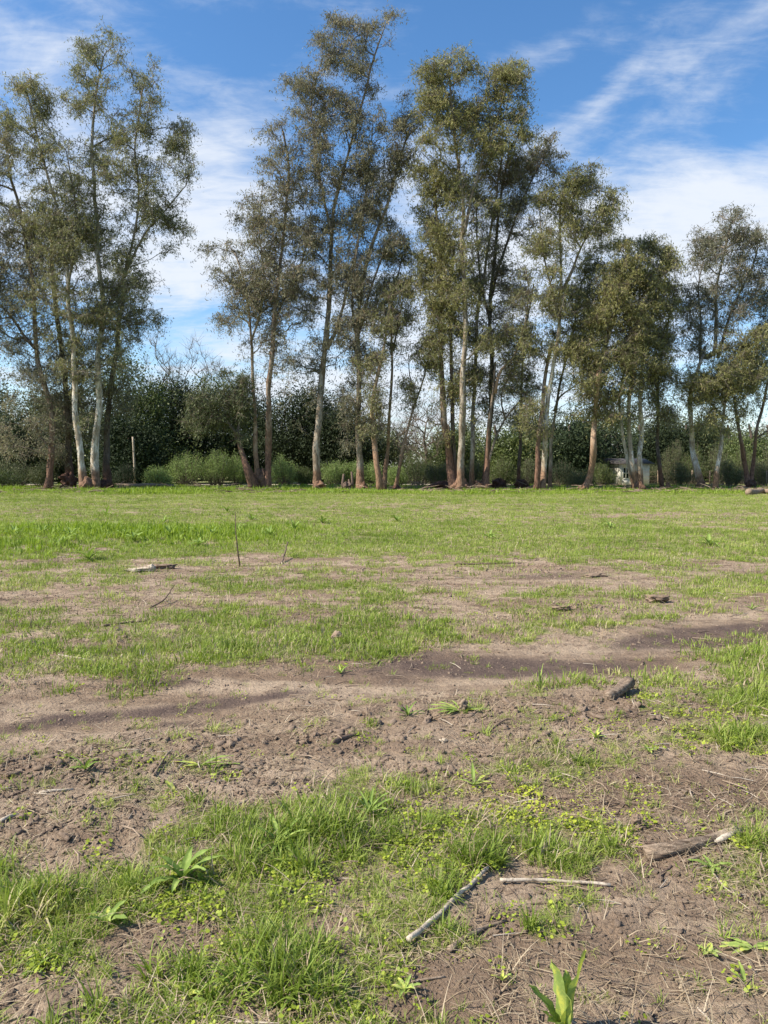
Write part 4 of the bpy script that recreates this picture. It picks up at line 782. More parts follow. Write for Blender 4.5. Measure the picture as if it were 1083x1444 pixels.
# wire fence posts at right
x0, x1 = at(905, HOR, 63)[0], at(1110, HOR, 56)[0]
fr_ = thing('wire_fence', 'low wire fence with thin wooden posts under the right-hand gums', 'fence', (x0, 63, 0)); nP = 9
pp = [np.array([(x1 - x0) * i / (nP - 1), -7 * i / (nP - 1), 0]) for i in range(nP)]
for p in pp:
    V, F, T = tube([p, p + [.01, 0, .6], p + [0, 0, 1.25]], [.05, .05, .045], 7, .1, 3); link('post', mesh_from('post', V, [F, T], mats=[M_WOOD]), fr_)
for zz in (.35, .7, 1.1):
    V, F, T = tube(np.array([p + [0, -.06, zz] for p in pp]), np.full(nP, .009), 5); link('wire', mesh_from('wire', V, [F, T], mats=[M_WOODDARK]), fr_)
def ground_stick(name, label, cat, pts, r0, r1, mat, k=10, rough=.1, seed=0, lift=0.0, step=.03, group=None, dips=None):
    P = [gpt(*p[:2]) + np.array([0, 0, (p[2] if len(p) > 2 else 0) + lift]) for p in pts]; Q = resample(np.array(P), max(step, r0))
    rr_ = np.linspace(r0, r1, len(Q)); Q[:, 2] += rr_ * .75
    tt = np.arange(len(Q)); Q[:, 2] += fbm(tt * .25, tt * 0., seed + 3, 2) * r0 * .6; Q[:, 0] += fbm(tt * .2, tt * 0. + 4, seed + 5, 2) * r0 * 1.2
    b = Q[0].copy(); b[2] -= r0 * .75; V, F, T = tube(Q - b, rr_, k, rough, seed)
    return thing(name, label, cat, b, group, mesh_from(name, V, [F, T], smooth=True, mats=[mat])), b
# fallen timber by the tree row
ground_stick('fallen_log', 'weathered fallen log lying in the weeds right of the white-trunked clump', 'log', [(165, 687), (205, 687), (245, 686)], .14, .10, M_WOOD, 12, .15, 2, .05, .3)
ground_stick('fallen_log', 'reddish fallen trunk piece at the right edge in front of the last gum', 'log', [(1056, 698), (1075, 697), (1100, 698)], .17, .15, M_WOOD, 12, .15, 4, .05, .2)

# ------------------------------------------------------------------ foreground things
log, lb = ground_stick('fallen_log', 'thick short brown log lying in the grass in the right foreground', 'log', [(914, 1210), (950, 1201), (990, 1190), (1034, 1176)], .031, .022, M_LOG, 30, .34, 5, -.006, .012)
V, F, T = tube(np.array([gpt(1000, 1186) + [0, -.028, .012], gpt(1018, 1181) + [0, -.03, .016], gpt(1044, 1172) + [0, -.02, .02]]) - lb, [.012, .013, .006], 9, .2, 6); link('branch_stub', mesh_from('branch_stub', V, [F, T], smooth=True, mats=[M_WOODPALE]), log)
ST = 'sticks lying on the field'
sticks = [
 ('straight pale grey stick slanting up right in the centre foreground', [(573, 1334, .012), (612, 1302, .014), (655, 1262, .014), (690, 1230, .012)], .0095, .007, M_WOODPALE),
 ('thin pale stick lying flat across the bare patch left of the log', [(706, 1246, .008), (780, 1247, .01), (861, 1251, .006)], .0065, .0055, M_WOODPALE),
 ('brown half-buried branch right of the straight grey stick', [(632, 1342, .004), (668, 1320, .008), (712, 1300, .002)], .010, .006, M_WOOD),
 ('short twig below the grey stick tip', [(566, 1345), (574, 1368)], .004, .003, M_WOODPALE),
 ('curved dry branch at the lower edge left of the bare hollow', [(462, 1432), (500, 1400), (560, 1388), (628, 1378)], .005, .003, M_WOOD),
 ('dark stubby stick just below the log', [(928, 1241), (936, 1230), (946, 1222)], .008, .006, M_WOODDARK),
 ('slim twig running under the left end of the log', [(840, 1184), (880, 1192), (918, 1196)], .005, .004, M_WOOD),
 ('thin stem poking from under the right side of the log', [(964, 1216), (1000, 1202), (1012, 1196)], .006, .004, M_WOOD),
 ('dark moist stick lying on the bare soil in the middle', [(468, 1050), (485, 1044), (508, 1036)], .016, .011, M_WOODDARK),
 ('long dark twig parallel to its twin at the left edge', [(34, 1194), (70, 1172), (104, 1156)], .006, .004, M_WOODDARK),
 ('second long dark twig just above its twin at the left edge', [(56, 1174), (84, 1162), (108, 1148)], .005, .004, M_WOOD),
 ('pale splinter below the left clods', [(56, 1120), (80, 1116), (104, 1114)], .010, .006, M_WOODPALE),
 ('grey splinter at the far left edge below the clods', [(0, 1160), (14, 1152), (26, 1150)], .010, .007, M_WOODPALE),
 ('narrow flat stick left of the yellow leaf', [(120, 1146), (160, 1136), (204, 1128)], .005, .004, M_WOOD),
 ('pale forked stick by the pulled weed on the left', [(216, 1092, 0.0), (230, 1078, .02), (242, 1066, .035)], .006, .004, M_WOOD),
 ('thin arched brown root right of the pulled weed in the middle', [(690, 1030), (715, 1019, .02), (735, 1022)], .006, .004, M_WOODDARK),
 ('long pale straw stick in the middle grass', [(352, 908), (385, 906), (418, 903)], .009, .006, M_WOODPALE),
 ('pale stick left in the middle grass', [(82, 925), (106, 928), (132, 932)], .009, .006, M_WOODPALE),
 ('reddish dry twig on bare soil at right', [(905, 1044), (925, 1048), (944, 1052)], .007, .005, M_WOOD),
 ('long dark twig on bare soil at right', [(940, 1028), (975, 1030), (1016, 1027)], .006, .004, M_WOODDARK),
 ('dark branch on the stubble at left middle', [(142, 884), (170, 880), (205, 876)], .012, .008, M_WOODDARK),
 ('thin curved twig arching over the soil strip at left middle', [(212, 858), (232, 852, .05), (246, 842, .15)], .009, .005, M_WOODDARK),
 ('bleached branch at the far bare strip right of the centre', [(640, 797), (690, 796), (735, 795)], .02, .015, M_WOODDARK),
 ('short stick leaning up on the far bare strip', [(396, 796), (402, 788, .1), (406, 782, .22)], .015, .01, M_WOODDARK),
 ('pale bent twig at the right edge in the foreground', [(1005, 1232), (1030, 1258), (1052, 1262)], .004, .003, M_WOODPALE),
 ('straw-coloured stalk right of the bare hollow', [(770, 1180), (800, 1192), (850, 1196)], .004, .003, M_WOODPALE)]
for i, s in enumerate(sticks): ground_stick('stick', s[0], 'stick', s[1], s[2], s[3], s[4], 9, .18, 40 + i, -.001 if s[2] < .01 else -.003, .02, ST)
# thin stake standing in the field
b = gpt(339, 799); V, F, T = tube([[0, 0, -.05], [-.04, 0, .25], [-.07, .02, .55], [-.07, 0, .85]], [.014, .011, .008, .005], 7, .1, 3)
thing('dry_stalk', 'thin dark dry stalk standing upright alone in the field', 'stalk', b, None, mesh_from('dry_stalk', V, [F, T], smooth=True, mats=[M_WOODDARK]))
# wood chunk, broken in two
def chunk(name, label, cat, px, py, sx, sy, sz, mat, seed, rz=0., tilt=0., group=None):
    k, n = 26, 18; V = []
    for i in range(n):
        ph = math.pi * i / (n - 1)
        for j in range(k):
            a = 2 * math.pi * j / k; d = np.array([math.sin(ph) * math.cos(a), math.sin(ph) * math.sin(a), math.cos(ph)])
            s = np.sign(d) * np.abs(d) ** .8; nz = .9 + .8 * float(fbm(np.array(d[0] * 2.6 + seed), np.array(d[1] * 2.6 + d[2] * 3.3), seed, 4))
            V.append([s[0] * sx * nz, s[1] * sy * nz, s[2] * sz * nz])
    V = np.array(V); c, s_ = math.cos(tilt), math.sin(tilt); V = V @ np.array([[c, 0, s_], [0, 1, 0], [-s_, 0, c]])
    F = [[i * k + j, i * k + (j + 1) % k, (i + 1) * k + (j + 1) % k, (i + 1) * k + j] for i in range(n - 1) for j in range(k)]
    g0 = gpt(px, py); V[:, 2] += sz * .7
    o = thing(name, label, cat, g0, group, mesh_from(name, V, np.array(F)[:, ::-1], smooth=False, mats=[mat])); o.rotation_euler.z = rz; return o
ground_stick('wood_chunk', 'split block of weathered wood with a dark broken end on the track edge', 'wood', [(858, 985), (868, 981, .005), (879, 978, .018), (888, 974, .035)], .026, .042, M_LOG, 22, .34, 8, -.012, .015)
chunk('wood_chunk', 'small upright brown wood piece left above the log', 'wood', 897, 1166, .020, .02, .032, M_CLODD, 4, .2, .2)
chunk('wood_chunk', 'bleached broken branch end on the far bare strip at left', 'wood', 196, 806, .2, .06, .04, M_WOODPALE, 5, -.1, .1); chunk('wood_chunk', 'small white block beside the bleached branch end', 'wood', 214, 806, .06, .05, .06, M_WOODPALE, 6, .3)
chunk('soil_clod', 'dark brown clod standing out on the far strip at right', 'clod', 927, 849, .13, .09, .05, M_CLODD, 7); chunk('soil_clod', 'dark broken clod in the grass below the far bare patch', 'clod', 793, 862, .08, .06, .028, M_CLODD, 8)
chunk('soil_clod', 'ragged clods at the right end of the far bare patch', 'clod', 838, 813, .17, .1, .025, M_CLODD, 9, .1); chunk('stone', 'small pale stone on the soil right of the pulled weed', 'stone', 625, 1046, .022, .016, .012, M_WOODPALE, 10); chunk('stone', 'small pinkish stone in the grass at the right edge', 'stone', 1067, 1174, .014, .014, .012, M_CLOD, 11)
chunk('soil_clod', 'brown clod in the grass right of the large clods', 'clod', 475, 902, .05, .04, .04, M_CLOD, 12); chunk('soil_clod', 'shiny dark clod on the far strip at centre', 'clod', 232, 802, .18, .1, .045, M_CLODD, 13)

# broad-leaved plants: every leaf a part
def leaf_mesh(L, W, arch, fold=.25, seed=0, wav=.08, tone=.5, tip=1.0):
    n, k = 9, 5; V = []; T_ = []
    for i in range(n):
        t = i / (n - 1); wd = W * (math.sin(math.pi * min(1, t * .92 + .06)) ** .7) * (1 - .25 * t); ang = arch * t; x = L * t * math.cos(ang * .5); z = L * (t * math.sin(.9 - ang * .5) * .0)
        # path along an arc in xz
        for j in range(k):
            s = (j / (k - 1) - .5) * 2
            V.append([t, s * wd * .5, abs(s) * wd * fold + wav * W * math.sin(t * 17 + seed + s * 2) * abs(s)]); T_.append(np.clip(tone + (.22 if j == k // 2 else 0) + .1 * math.sin(t * 9 + seed), 0, .99))
    return np.array(V), np.array([[i * k + j, i * k + j + 1, (i + 1) * k + j + 1, (i + 1) * k + j] for i in range(n - 1) for j in range(k - 1)]), np.array(T_)
def plant(name, label, cat, px, py, leaves, group=None, dz=0., mat=None):
    """leaves: (azimuth deg [0 = right, 90 = away], rise deg, length, width, droop deg, tone)"""
    b = gpt(px, py); r = thing(name, label, cat, b, group)
    for i, (azd, rise_, L, W, dr, tone) in enumerate(leaves):
        V, F, T_ = leaf_mesh(L, W, 0, .22, i + px, .10, tone); t = V[:, 0].copy(); out_ = np.zeros_like(V)
        ang = R(rise_) - R(dr) * t; n_ = 60; ta = np.linspace(0, 1, n_); aa_ = R(rise_) - R(dr) * ta; cx = np.concatenate([[0], np.cumsum(np.cos(aa_))[:-1]]) / n_ * L; cz = np.concatenate([[0], np.cumsum(np.sin(aa_))[:-1]]) / n_ * L
        X_, Z_ = np.interp(t, ta, cx), np.interp(t, ta, cz); X_ = X_ - V[:, 2] * np.sin(ang); Z_ = Z_ + V[:, 2] * np.cos(ang)
        ca, sa_ = math.cos(R(azd)), math.sin(R(azd)); out_[:, 0] = X_ * ca - V[:, 1] * sa_; out_[:, 1] = X_ * sa_ + V[:, 1] * ca
        gz = height(b[0] + out_[:, 0], b[1] + out_[:, 1]) - b[2]; out_[:, 2] = np.maximum(Z_ + .004, gz + .004)
        link('leaf', mesh_from('leaf', out_, F, attrs={'tint': T_}, smooth=True, mats=[mat or M_DOCK]), r)
def rosette(label, px, py, n, L, W, rise=55, dr=60, tone=.5, seed=0, name='dock_plant', cat='plant', grp='broad-leaved weeds on the field', spread=360, a0=0):
    rg = np.random.default_rng(seed + 700)
    plant(name, label, cat, px, py, [(a0 + i * spread / n + rg.uniform(-18, 18), rise + rg.uniform(-22, 18), L * rg.uniform(.65, 1.15), W * rg.uniform(.75, 1.2), dr * rg.uniform(.6, 1.3), np.clip(tone + rg.uniform(-.18, .2), 0, .95)) for i in range(n)], grp)
plant('dock_plant', 'upright broad light green leaves at the bottom edge right of centre', 'plant', 796, 1462, [(212, 80, .24, .064, 6, .84), (268, 86, .20, .056, 4, .80), (325, 79, .27, .060, 2, .86), (165, 62, .16, .045, 20, .30), (230, 60, .14, .045, 30, .5), (200, 60, .12, .03, 20, .75)], 'broad-leaved weeds on the field')
rosette('tall-leaved weed in the left foreground with leaves folding right', 258, 1246, 9, .17, .032, 66, 60, .5, 1)
rosette('small bright weed left of the dry soil crack', 150, 1305, 6, .10, .028, 60, 50, .65, 2)
rosette('long-leaved weed with pale blades at centre left', 395, 1196, 8, .17, .020, 55, 70, .55, 3)
rosette('spiky weed at the edge of the bare soil, centre', 520, 1150, 9, .15, .017, 58, 50, .5, 4)
rosette('yellow-green star-shaped weed right of the centre clods', 668, 1108, 7, .11, .017, 48, 40, .72, 5)
rosette('small yellow-green weed on the bare bottom edge left', 262, 1408, 4, .07, .024, 55, 50, .8, 6)
rosette('round-leaved seedling near the bottom edge left', 295, 1420, 4, .05, .022, 25, 20, .65, 7)
rosette('low seedling at the far left of the foreground', 50, 1368, 6, .06, .018, 30, 25, .6, 8)
rosette('yellowish seedling above the bottom hollow', 708, 1385, 4, .04, .014, 50, 30, .85, 9)
rosette('seedling at the left end of the grey stick', 462, 1345, 5, .055, .018, 25, 20, .6, 10)
rosette('tender seedling in the grass below the grey stick', 570, 1398, 6, .05, .016, 40, 30, .75, 11)
rosette('light seedling right of the right-hand bare slope', 1000, 1345, 5, .05, .018, 30, 20, .7, 12)
rosette('wide-leaved weed right of the log', 1003, 1225, 7, .08, .022, 35, 40, .55, 13)
plant('wilted_weed', 'flattened pale green leaves lying at the right edge', 'plant', 1062, 1338, [(178, 8, .11, .022, 16, .75), (165, 5, .10, .020, 12, .8), (10, 10, .10, .022, 20, .7), (200, 6, .09, .018, 12, .85), (-20, 6, .09, .02, 12, .7), (140, 8, .08, .018, 14, .75)], 'uprooted wilting weeds')
plant('wilted_weed', 'upright torn pale leaf below the flattened leaves at the right edge', 'plant', 1050, 1388, [(100, 70, .06, .016, 30, .75), (160, 50, .05, .012, 30, .85)], 'uprooted wilting weeds')
plant('wilted_weed', 'uprooted weed with long pale leaves fanned left on the bare soil at centre', 'plant', 648, 1002, [(195, 18, .22, .030, 24, .72), (172, 22, .20, .026, 28, .78), (208, 14, .17, .028, 20, .66), (150, 26, .18, .022, 34, .85), (0, 8, .20, .024, 12, .78), (225, 18, .12, .024, 30, .62), (120, 50, .10, .02, 50, .7), (8, 14, .13, .02, 18, .5)], 'uprooted wilting weeds')
chunk('root_clump', 'grey root clump at the heart of the uprooted weed at centre', 'root', 652, 1000, .032, .03, .038, M_WOOD, 21)
plant('wilted_weed', 'uprooted weed with two thick leaves pointing right beside the pale forked stick', 'plant', 284, 1080, [(20, 26, .17, .024, 34, .68), (-2, 6, .20, .026, 6, .6), (10, 14, .14, .02, 10, .9), (170, 12, .14, .016, 16, .95), (185, 18, .16, .012, 20, .97), (200, 10, .1, .02, 14, .9)], 'uprooted wilting weeds')
plant('fallen_leaf', 'bright yellow upright leaf left of centre', 'leaf', 245, 1118, [(150, 48, .07, .036, 20, 1.0), (-150, 30, .05, .02, 20, .5)])
rosette('pale upright tuft weed on the dark track', 762, 972, 9, .17, .012, 76, 20, .55, 14)
for i, (px, py, L, tn, lb_) in enumerate([(480, 950, .12, .6, 'small grassy weed on the bare track at centre'), (575, 1010, .10, .3, 'thin dark weed on bare soil left of the uprooted weed'), (520, 864, .14, .7, 'bright weed beside the broken dark clod'), (1060, 860, .15, .5, 'weed at the right edge of the middle field'),
        (120, 1085, .12, .4, 'flattened weed among the left clods'), (840, 1040, .09, .8, 'yellowish weed on the bare soil at right'), (915, 1062, .07, .7, 'tiny pale weed right of the reddish twig'), (798, 862, .16, .6, 'leafy weed right next to the dark clod')]): rosette(lb_, px, py, 7, L, .016, 55, 50, tn, 20 + i)
rgm = np.random.default_rng(41)
for i in range(26):
    px = [150, 320, 60, 100, 130, 175, 205, 240, 262, 300, 335, 20, 380, 415, 90, 280, 455, 230, 190, 45, 560, 690, 860, 1000, 125, 355][i]; py = [728, 722, 752, 756, 752, 757, 752, 758, 754, 756, 750, 755, 757, 748, 768, 770, 738, 738, 764, 742, 736, 760, 745, 770, 790, 735][i]
    where = ['tallest leafy weed of the left far field', 'leafy weed up the far field behind the dry stalk', 'first bright weed from the left in the far band', 'bright weed below the crooked gum', 'bright weed below the front white trunk', 'broad weed right of the white trunks line', 'broad weed below the pole', 'broad weed left of the first shrub line', 'broad weed below the large pale shrub',
             'bright weed below the second pale shrub', 'bright weed beside the dry stalk', 'bright weed at the left edge of the band', 'broad weed below the second clump', 'broad weed below the dark evergreens', 'low weed before the left band', 'pale low weed before the band under the large shrub', 'weed at the right end of the band', 'single weed behind the band under the pole', 'single weed before the band under the pole', 'upper weed left of the crooked gum line',
             'single weed below the leaning sapling', 'single weed below the reddish stem', 'single weed below the bent orange foot', 'single weed below the pale lower stem', 'drooping pale weed at the edge of the far bare strip', 'small weed above the dry stalk'][i]
    rosette(where, px, py, 10, .34 if i else .5, .065, 60, 70, .50, 60 + i)

# ------------------------------------------------------------------ scattered vegetation (stuff)
protos = bpy.data.collections.new('scatter_sources')
def blade_tuft(name, n, L, W, spread, lean, mat, seg=3, seed=0, curl=1.0, flat=False):
    rg = np.random.default_rng(seed); a = rg.uniform(0, 2 * np.pi, n); r = spread * np.sqrt(rg.random(n)); bx, by = np.cos(a) * r, np.sin(a) * r
    az_ = a + rg.normal(size=n) * .9; l = L * rg.uniform(.45, 1.25, n); w_ = W * rg.uniform(.7, 1.2, n); ln = np.clip(np.abs(rg.normal(size=n) * lean + lean * .5), 0, 1.5)
    V = []; tt = np.linspace(0, 1, seg + 1); X_ = np.zeros((n, seg + 1)); Z_ = np.zeros((n, seg + 1)); th = ln.copy() * .35 + (1.0 if flat else 0)
    for i in range(1, seg + 1):
        X_[:, i] = X_[:, i - 1] + np.sin(th) * l / seg; Z_[:, i] = Z_[:, i - 1] + np.cos(th) * l / seg; th = np.minimum(th + ln * curl * 1.3 / seg + .12, 2.3)
    Z_ = np.maximum(Z_, 0.002 if not flat else .001)
    for i in range(seg + 1):
        ww = w_ * (1 - tt[i] ** 1.6) * .5 + (0.0004 if i == seg else 0); side = np.stack([-np.sin(az_), np.cos(az_), az_ * 0], 1) * ww[:, None]
        c = np.stack([bx + np.cos(az_) * X_[:, i], by + np.sin(az_) * X_[:, i], Z_[:, i]], 1); V += [c - side, c + side]
    V = np.stack(V, 1); k = 2 * (seg + 1); base = (np.arange(n) * k)[:, None]
    F = np.concatenate([base + np.array([2 * i, 2 * i + 1, 2 * i + 3, 2 * i + 2]) for i in range(seg)])
    o = bpy.data.objects.new(name, mesh_from(name, V.reshape(-1, 3), F, attrs={'blade': np.repeat(rg.random(n), k)}, mats=[mat])); return o
def disc_patch(name, n, spread, size, hgt, mat, seed=0, sides=5):
    rg = np.random.default_rng(seed); a = rg.uniform(0, 2 * np.pi, n); r = spread * np.sqrt(rg.random(n)); C = np.stack([np.cos(a) * r, np.sin(a) * r, hgt * rg.uniform(.2, 1, n)], 1)
    nn = rg.normal(size=(n, 3)) * .45 + [0, 0, 1]; nn /= np.linalg.norm(nn, axis=1, keepdims=True); u = np.cross(nn, [0.3, 1, 0]); u /= np.linalg.norm(u, axis=1, keepdims=True); v = np.cross(nn, u)
    th = np.arange(sides) * 2 * np.pi / sides; s = (size * rg.uniform(.5, 1.3, n))[:, None, None]
    V = C[:, None] + s * (u[:, None] * np.cos(th)[None, :, None] + v[:, None] * np.sin(th)[None, :, None] * .8)
    return bpy.data.objects.new(name, mesh_from(name, V.reshape(-1, 3), np.arange(n * sides).reshape(n, sides), attrs={'blade': np.repeat(rg.random(n), sides)}, mats=[mat]))
def clod_proto(name, seed):
    k, n = 8, 6; V = []
    for i in range(n):
        ph = math.pi * i / (n - 1)
        for j in range(k):
            a = 2 * math.pi * j / k; d = (math.sin(ph) * math.cos(a), math.sin(ph) * math.sin(a), math.cos(ph)); nz = .95 + 1.5 * float(fbm(np.array(d[0] * 1.9 + seed), np.array(d[1] * 1.9 + d[2] * 2), seed, 3)); V.append([d[0] * nz, d[1] * nz * .8, d[2] * nz * .5 + .12])
    F = [[i * k + j, (i + 1) * k + j, (i + 1) * k + (j + 1) % k, i * k + (j + 1) % k] for i in range(n - 1) for j in range(k)]
    return bpy.data.objects.new(name, mesh_from(name, V, np.array(F), smooth=False, mats=[M_CLOD]))
def scatter(name, label, protolist, P, rot, scl, idx_, tint):
    c = bpy.data.collections.new(name + '_kinds')
    for i, o in enumerate(protolist): o.name = f'{name}_kind_{chr(97 + i)}'; c.objects.link(o)
    me = mesh_from(name, P, np.zeros((0, 3), int)[:0], attrs=None) if False else bpy.data.meshes.new(name)
    me.vertices.add(len(P)); me.vertices.foreach_set('co', np.asarray(P, np.float32).ravel())
    for k, a in (('scl', scl), ('tint', tint)):
        at_ = me.attributes.new(k, 'FLOAT', 'POINT'); at_.data.foreach_set('value', np.asarray(a, np.float32))
    at_ = me.attributes.new('kidx', 'INT', 'POINT'); at_.data.foreach_set('value', np.asarray(idx_, np.int32))
    at_ = me.attributes.new('rotv', 'FLOAT_VECTOR', 'POINT'); at_.data.foreach_set('vector', np.asarray(rot, np.float32).ravel())
    o = link(name, me, kind='stuff', label=label)
    ng = bpy.data.node_groups.new(name, 'GeometryNodeTree'); ng.interface.new_socket('Geometry', in_out='INPUT', socket_type='NodeSocketGeometry'); ng.interface.new_socket('Geometry', in_out='OUTPUT', socket_type='NodeSocketGeometry')
    N, Lk = ng.nodes, ng.links; gi, go = N.new('NodeGroupInput'), N.new('NodeGroupOutput'); ip = N.new('GeometryNodeInstanceOnPoints'); ci = N.new('GeometryNodeCollectionInfo')
    ci.inputs['Collection'].default_value = c; ci.inputs['Separate Children'].default_value = True; ci.inputs['Reset Children'].default_value = True
    def na(nm, dt): q = N.new('GeometryNodeInputNamedAttribute'); q.data_type = dt; q.inputs['Name'].default_value = nm; return q.outputs['Attribute']
    Lk.new(gi.outputs[0], ip.inputs['Points']); Lk.new(ci.outputs[0], ip.inputs['Instance']); ip.inputs['Pick Instance'].default_value = True
    Lk.new(na('kidx', 'INT'), ip.inputs['Instance Index']); Lk.new(na('rotv', 'FLOAT_VECTOR'), ip.inputs['Rotation']); Lk.new(na('scl', 'FLOAT'), ip.inputs['Scale']); Lk.new(ip.outputs[0], go.inputs[0])
    md = o.modifiers.new('scatter', 'NODES'); md.node_group = ng; return o
def candidates(n, ymin, ymax, seed, power=1.0):
    """points over the fan in front of the camera; density falls with distance"""
    rg = np.random.default_rng(seed); u = rg.random(n)
    y = ymin * (ymax / ymin) ** u if power == 1 else (ymin ** (1 - power) + u * (ymax ** (1 - power) - ymin ** (1 - power))) ** (1 / (1 - power))
    x = rg.uniform(-1, 1, n) * (.60 * y + .8); return x, y, rg
def do_scatter(name, label, protolist, n, ymin, ymax, seed, prob, smin, smax, tint_f, power=1.0, farscale=0.0, tiltamt=.15, sink=0.0, sfun=None):
    x, y, rg = candidates(n, ymin, ymax, seed, power); g, t = cover_at(x, y); px, py = project(x, y)
    keep = rg.random(n) < prob(x, y, px, py, g, t); x, y, px, py, g, t = (q[keep] for q in (x, y, px, py, g, t)); k = len(x)
    z = height(x, y) - sink; scl = rg.uniform(smin, smax, k) * (1 + farscale * y); scl = scl if sfun is None else scl * sfun(x, y, px, py); rot = np.stack([rg.normal(size=k) * tiltamt, rg.normal(size=k) * tiltamt, rg.uniform(0, 6.283, k)], 1)
    print(name, k); return scatter(name, label, protolist, np.stack([x, y, z], 1), rot, scl, rg.integers(0, len(protolist), k), np.clip(tint_f(x, y, px, py, g, rg, k), 0, 1))
E = lambda px, py, L_: sum(ell(px, py, P) for P in L_)
LUSHNEAR = [(365, 1270, 75, 60, 0, 1), (400, 1405, 90, 46, 0, 1), (470, 1180, 100, 30, 0, .9), (860, 1405, 90, 46, 0, 1.1), (790, 1290, 45, 40, 0, 1), (1055, 1270, 60, 80, 0, .9), (90, 1250, 90, 30, 0, .6), (30, 1300, 60, 40, 0, .6), (700, 1210, 90, 30, 0, .7), (250, 1400, 70, 45, 0, .7), (1040, 1050, 50, 22, 0, 1), (1060, 980, 60, 24, 0, 1), (570, 1290, 60, 40, 0, .5),
            (180, 908, 60, 16, 0, .8), (340, 915, 60, 14, 0, .8), (640, 905, 90, 18, 0, .6), (540, 905, 80, 14, 0, .5), (240, 976, 20, 9, 0, .9), (80, 915, 30, 12, 0, .9), (170, 1180, 80, 20, 0, .5)]
CLOV = [(800, 1150, 120, 30, 0, 1), (720, 1130, 60, 22, 0, .8), (430, 1245, 40, 24, 0, .9), (265, 1285, 34, 50, 0, 1), (240, 1295, 30, 30, 0, .7), (60, 1355, 60, 18, 0, .7), (940, 1010, 70, 20, 0, .6), (960, 1340, 60, 10, 0, .7), (620, 1210, 90, 30, 0, .5), (1000, 1040, 90, 30, 0, .5), (330, 1390, 40, 60, 0, .5), (300, 1100, 60, 10, 0, .5), (830, 1040, 20, 10, 0, .6), (880, 1210, 40, 20, 0, .5), (560, 1160, 60, 20, 0, .5)]
T_tall = [blade_tuft('t', 30, .115, .0068, .035, .75, M_GRASS, 4, 1, 1.4), blade_tuft('t', 22, .145, .0078, .03, .95, M_GRASS, 5, 2, 1.6), blade_tuft('t', 40, .085, .0056, .045, .9, M_GRASS, 3, 3, 1.2), blade_tuft('t', 18, .12, .0075, .03, 1.3, M_GRASS, 4, 4, 1.2), blade_tuft('t', 12, .13, .0058, .05, 1.2, M_STRAW, 4, 5, 1.3)]
do_scatter('grass_tufts', 'fine green grass tufts of the field', T_tall, 60000, 1.2, 14, 1, lambda x, y, px, py, g, t: np.clip(g * sstep(fbm(x * 3.2, y * 3.2, 101, 3), .02, .20) * (.12 + 1.0 * np.clip(E(px, py, LUSHNEAR), 0, 1)) * np.where(py < 1000, .8, 1), 0, 1), 0.4, .95,
           lambda x, y, px, py, g, rg, k: .40 + .6 * fbm(x * 2.5, y * 2.5, 81, 2) + rg.normal(size=k) * .17, 1.15, sfun=lambda x, y, px, py: .85 + .4 * np.clip(E(px, py, LUSHNEAR), 0, 1) * (1 + 1.2 * vnoise(x * 5, y * 5, 121)))
T_short = [blade_tuft('t', 18, .034, .0036, .04, 1.2, M_GRASS, 3, 11), blade_tuft('t', 14, .048, .0038, .035, 1.4, M_GRASS, 3, 12), blade_tuft('t', 24, .026, .0036, .05, 1.1, M_GRASS, 2, 13), blade_tuft('t', 10, .055, .004, .02, 1.3, M_GRASS, 3, 14)]
do_scatter('short_grass', 'short sparse grass between the tufts', T_short, 60000, 1.2, 20, 2, lambda x, y, px, py, g, t: np.clip(g * np.where(py > 1090, .52, .6) + .03, 0, 1), .45, 1.05, lambda x, y, px, py, g, rg, k: .55 + .5 * fbm(x * 1.6, y * 1.6, 83, 2) + rg.normal(size=k) * .2, 1.0, .02)
C_p = [disc_patch('c', 26, .05, .0065, .022, M_CLOVER, 1), disc_patch('c', 18, .045, .0065, .03, M_CLOVER, 2), disc_patch('c', 34, .06, .005, .015, M_CLOVER, 3)]
do_scatter('clover', 'low yellow-green clover patches', C_p, 26000, 1.3, 9, 3, lambda x, y, px, py, g, t: np.clip((.08 + E(px, py, CLOV)) * (g * .8 + .15), 0, .9), .6, 1.3, lambda x, y, px, py, g, rg, k: .35 + .5 * np.clip(E(px, py, CLOV[:2]), 0, 1) + rg.normal(size=k) * .15, 1.0)
T_straw = [blade_tuft('s', 5, .09, .0028, .05, 1.6, M_STRAW, 3, 21, 1.2, True), blade_tuft('s', 7, .05, .0026, .06, 1.7, M_STRAW, 2, 22, 1.2, True), blade_tuft('s', 3, .14, .003, .05, 1.8, M_STRAW, 3, 23, .6, True), blade_tuft('s', 10, .03, .003, .07, 1.6, M_STRAW, 2, 24, 1, True)]
do_scatter('dry_straw', 'dead straw and leaf litter strewn over the soil', T_straw, 60000, 1.2, 30, 4, lambda x, y, px, py, g, t: np.clip(.24 + .6 * fbm(x * 1.5, y * 1.5, 91, 3) + .35 * g + np.where((py > 795) & (py < 915), .3, 0), 0.02, 1) * (1 - .85 * t), .6, 1.4, lambda x, y, px, py, g, rg, k: .5 + rg.normal(size=k) * .22, 1.0, .025, .1)
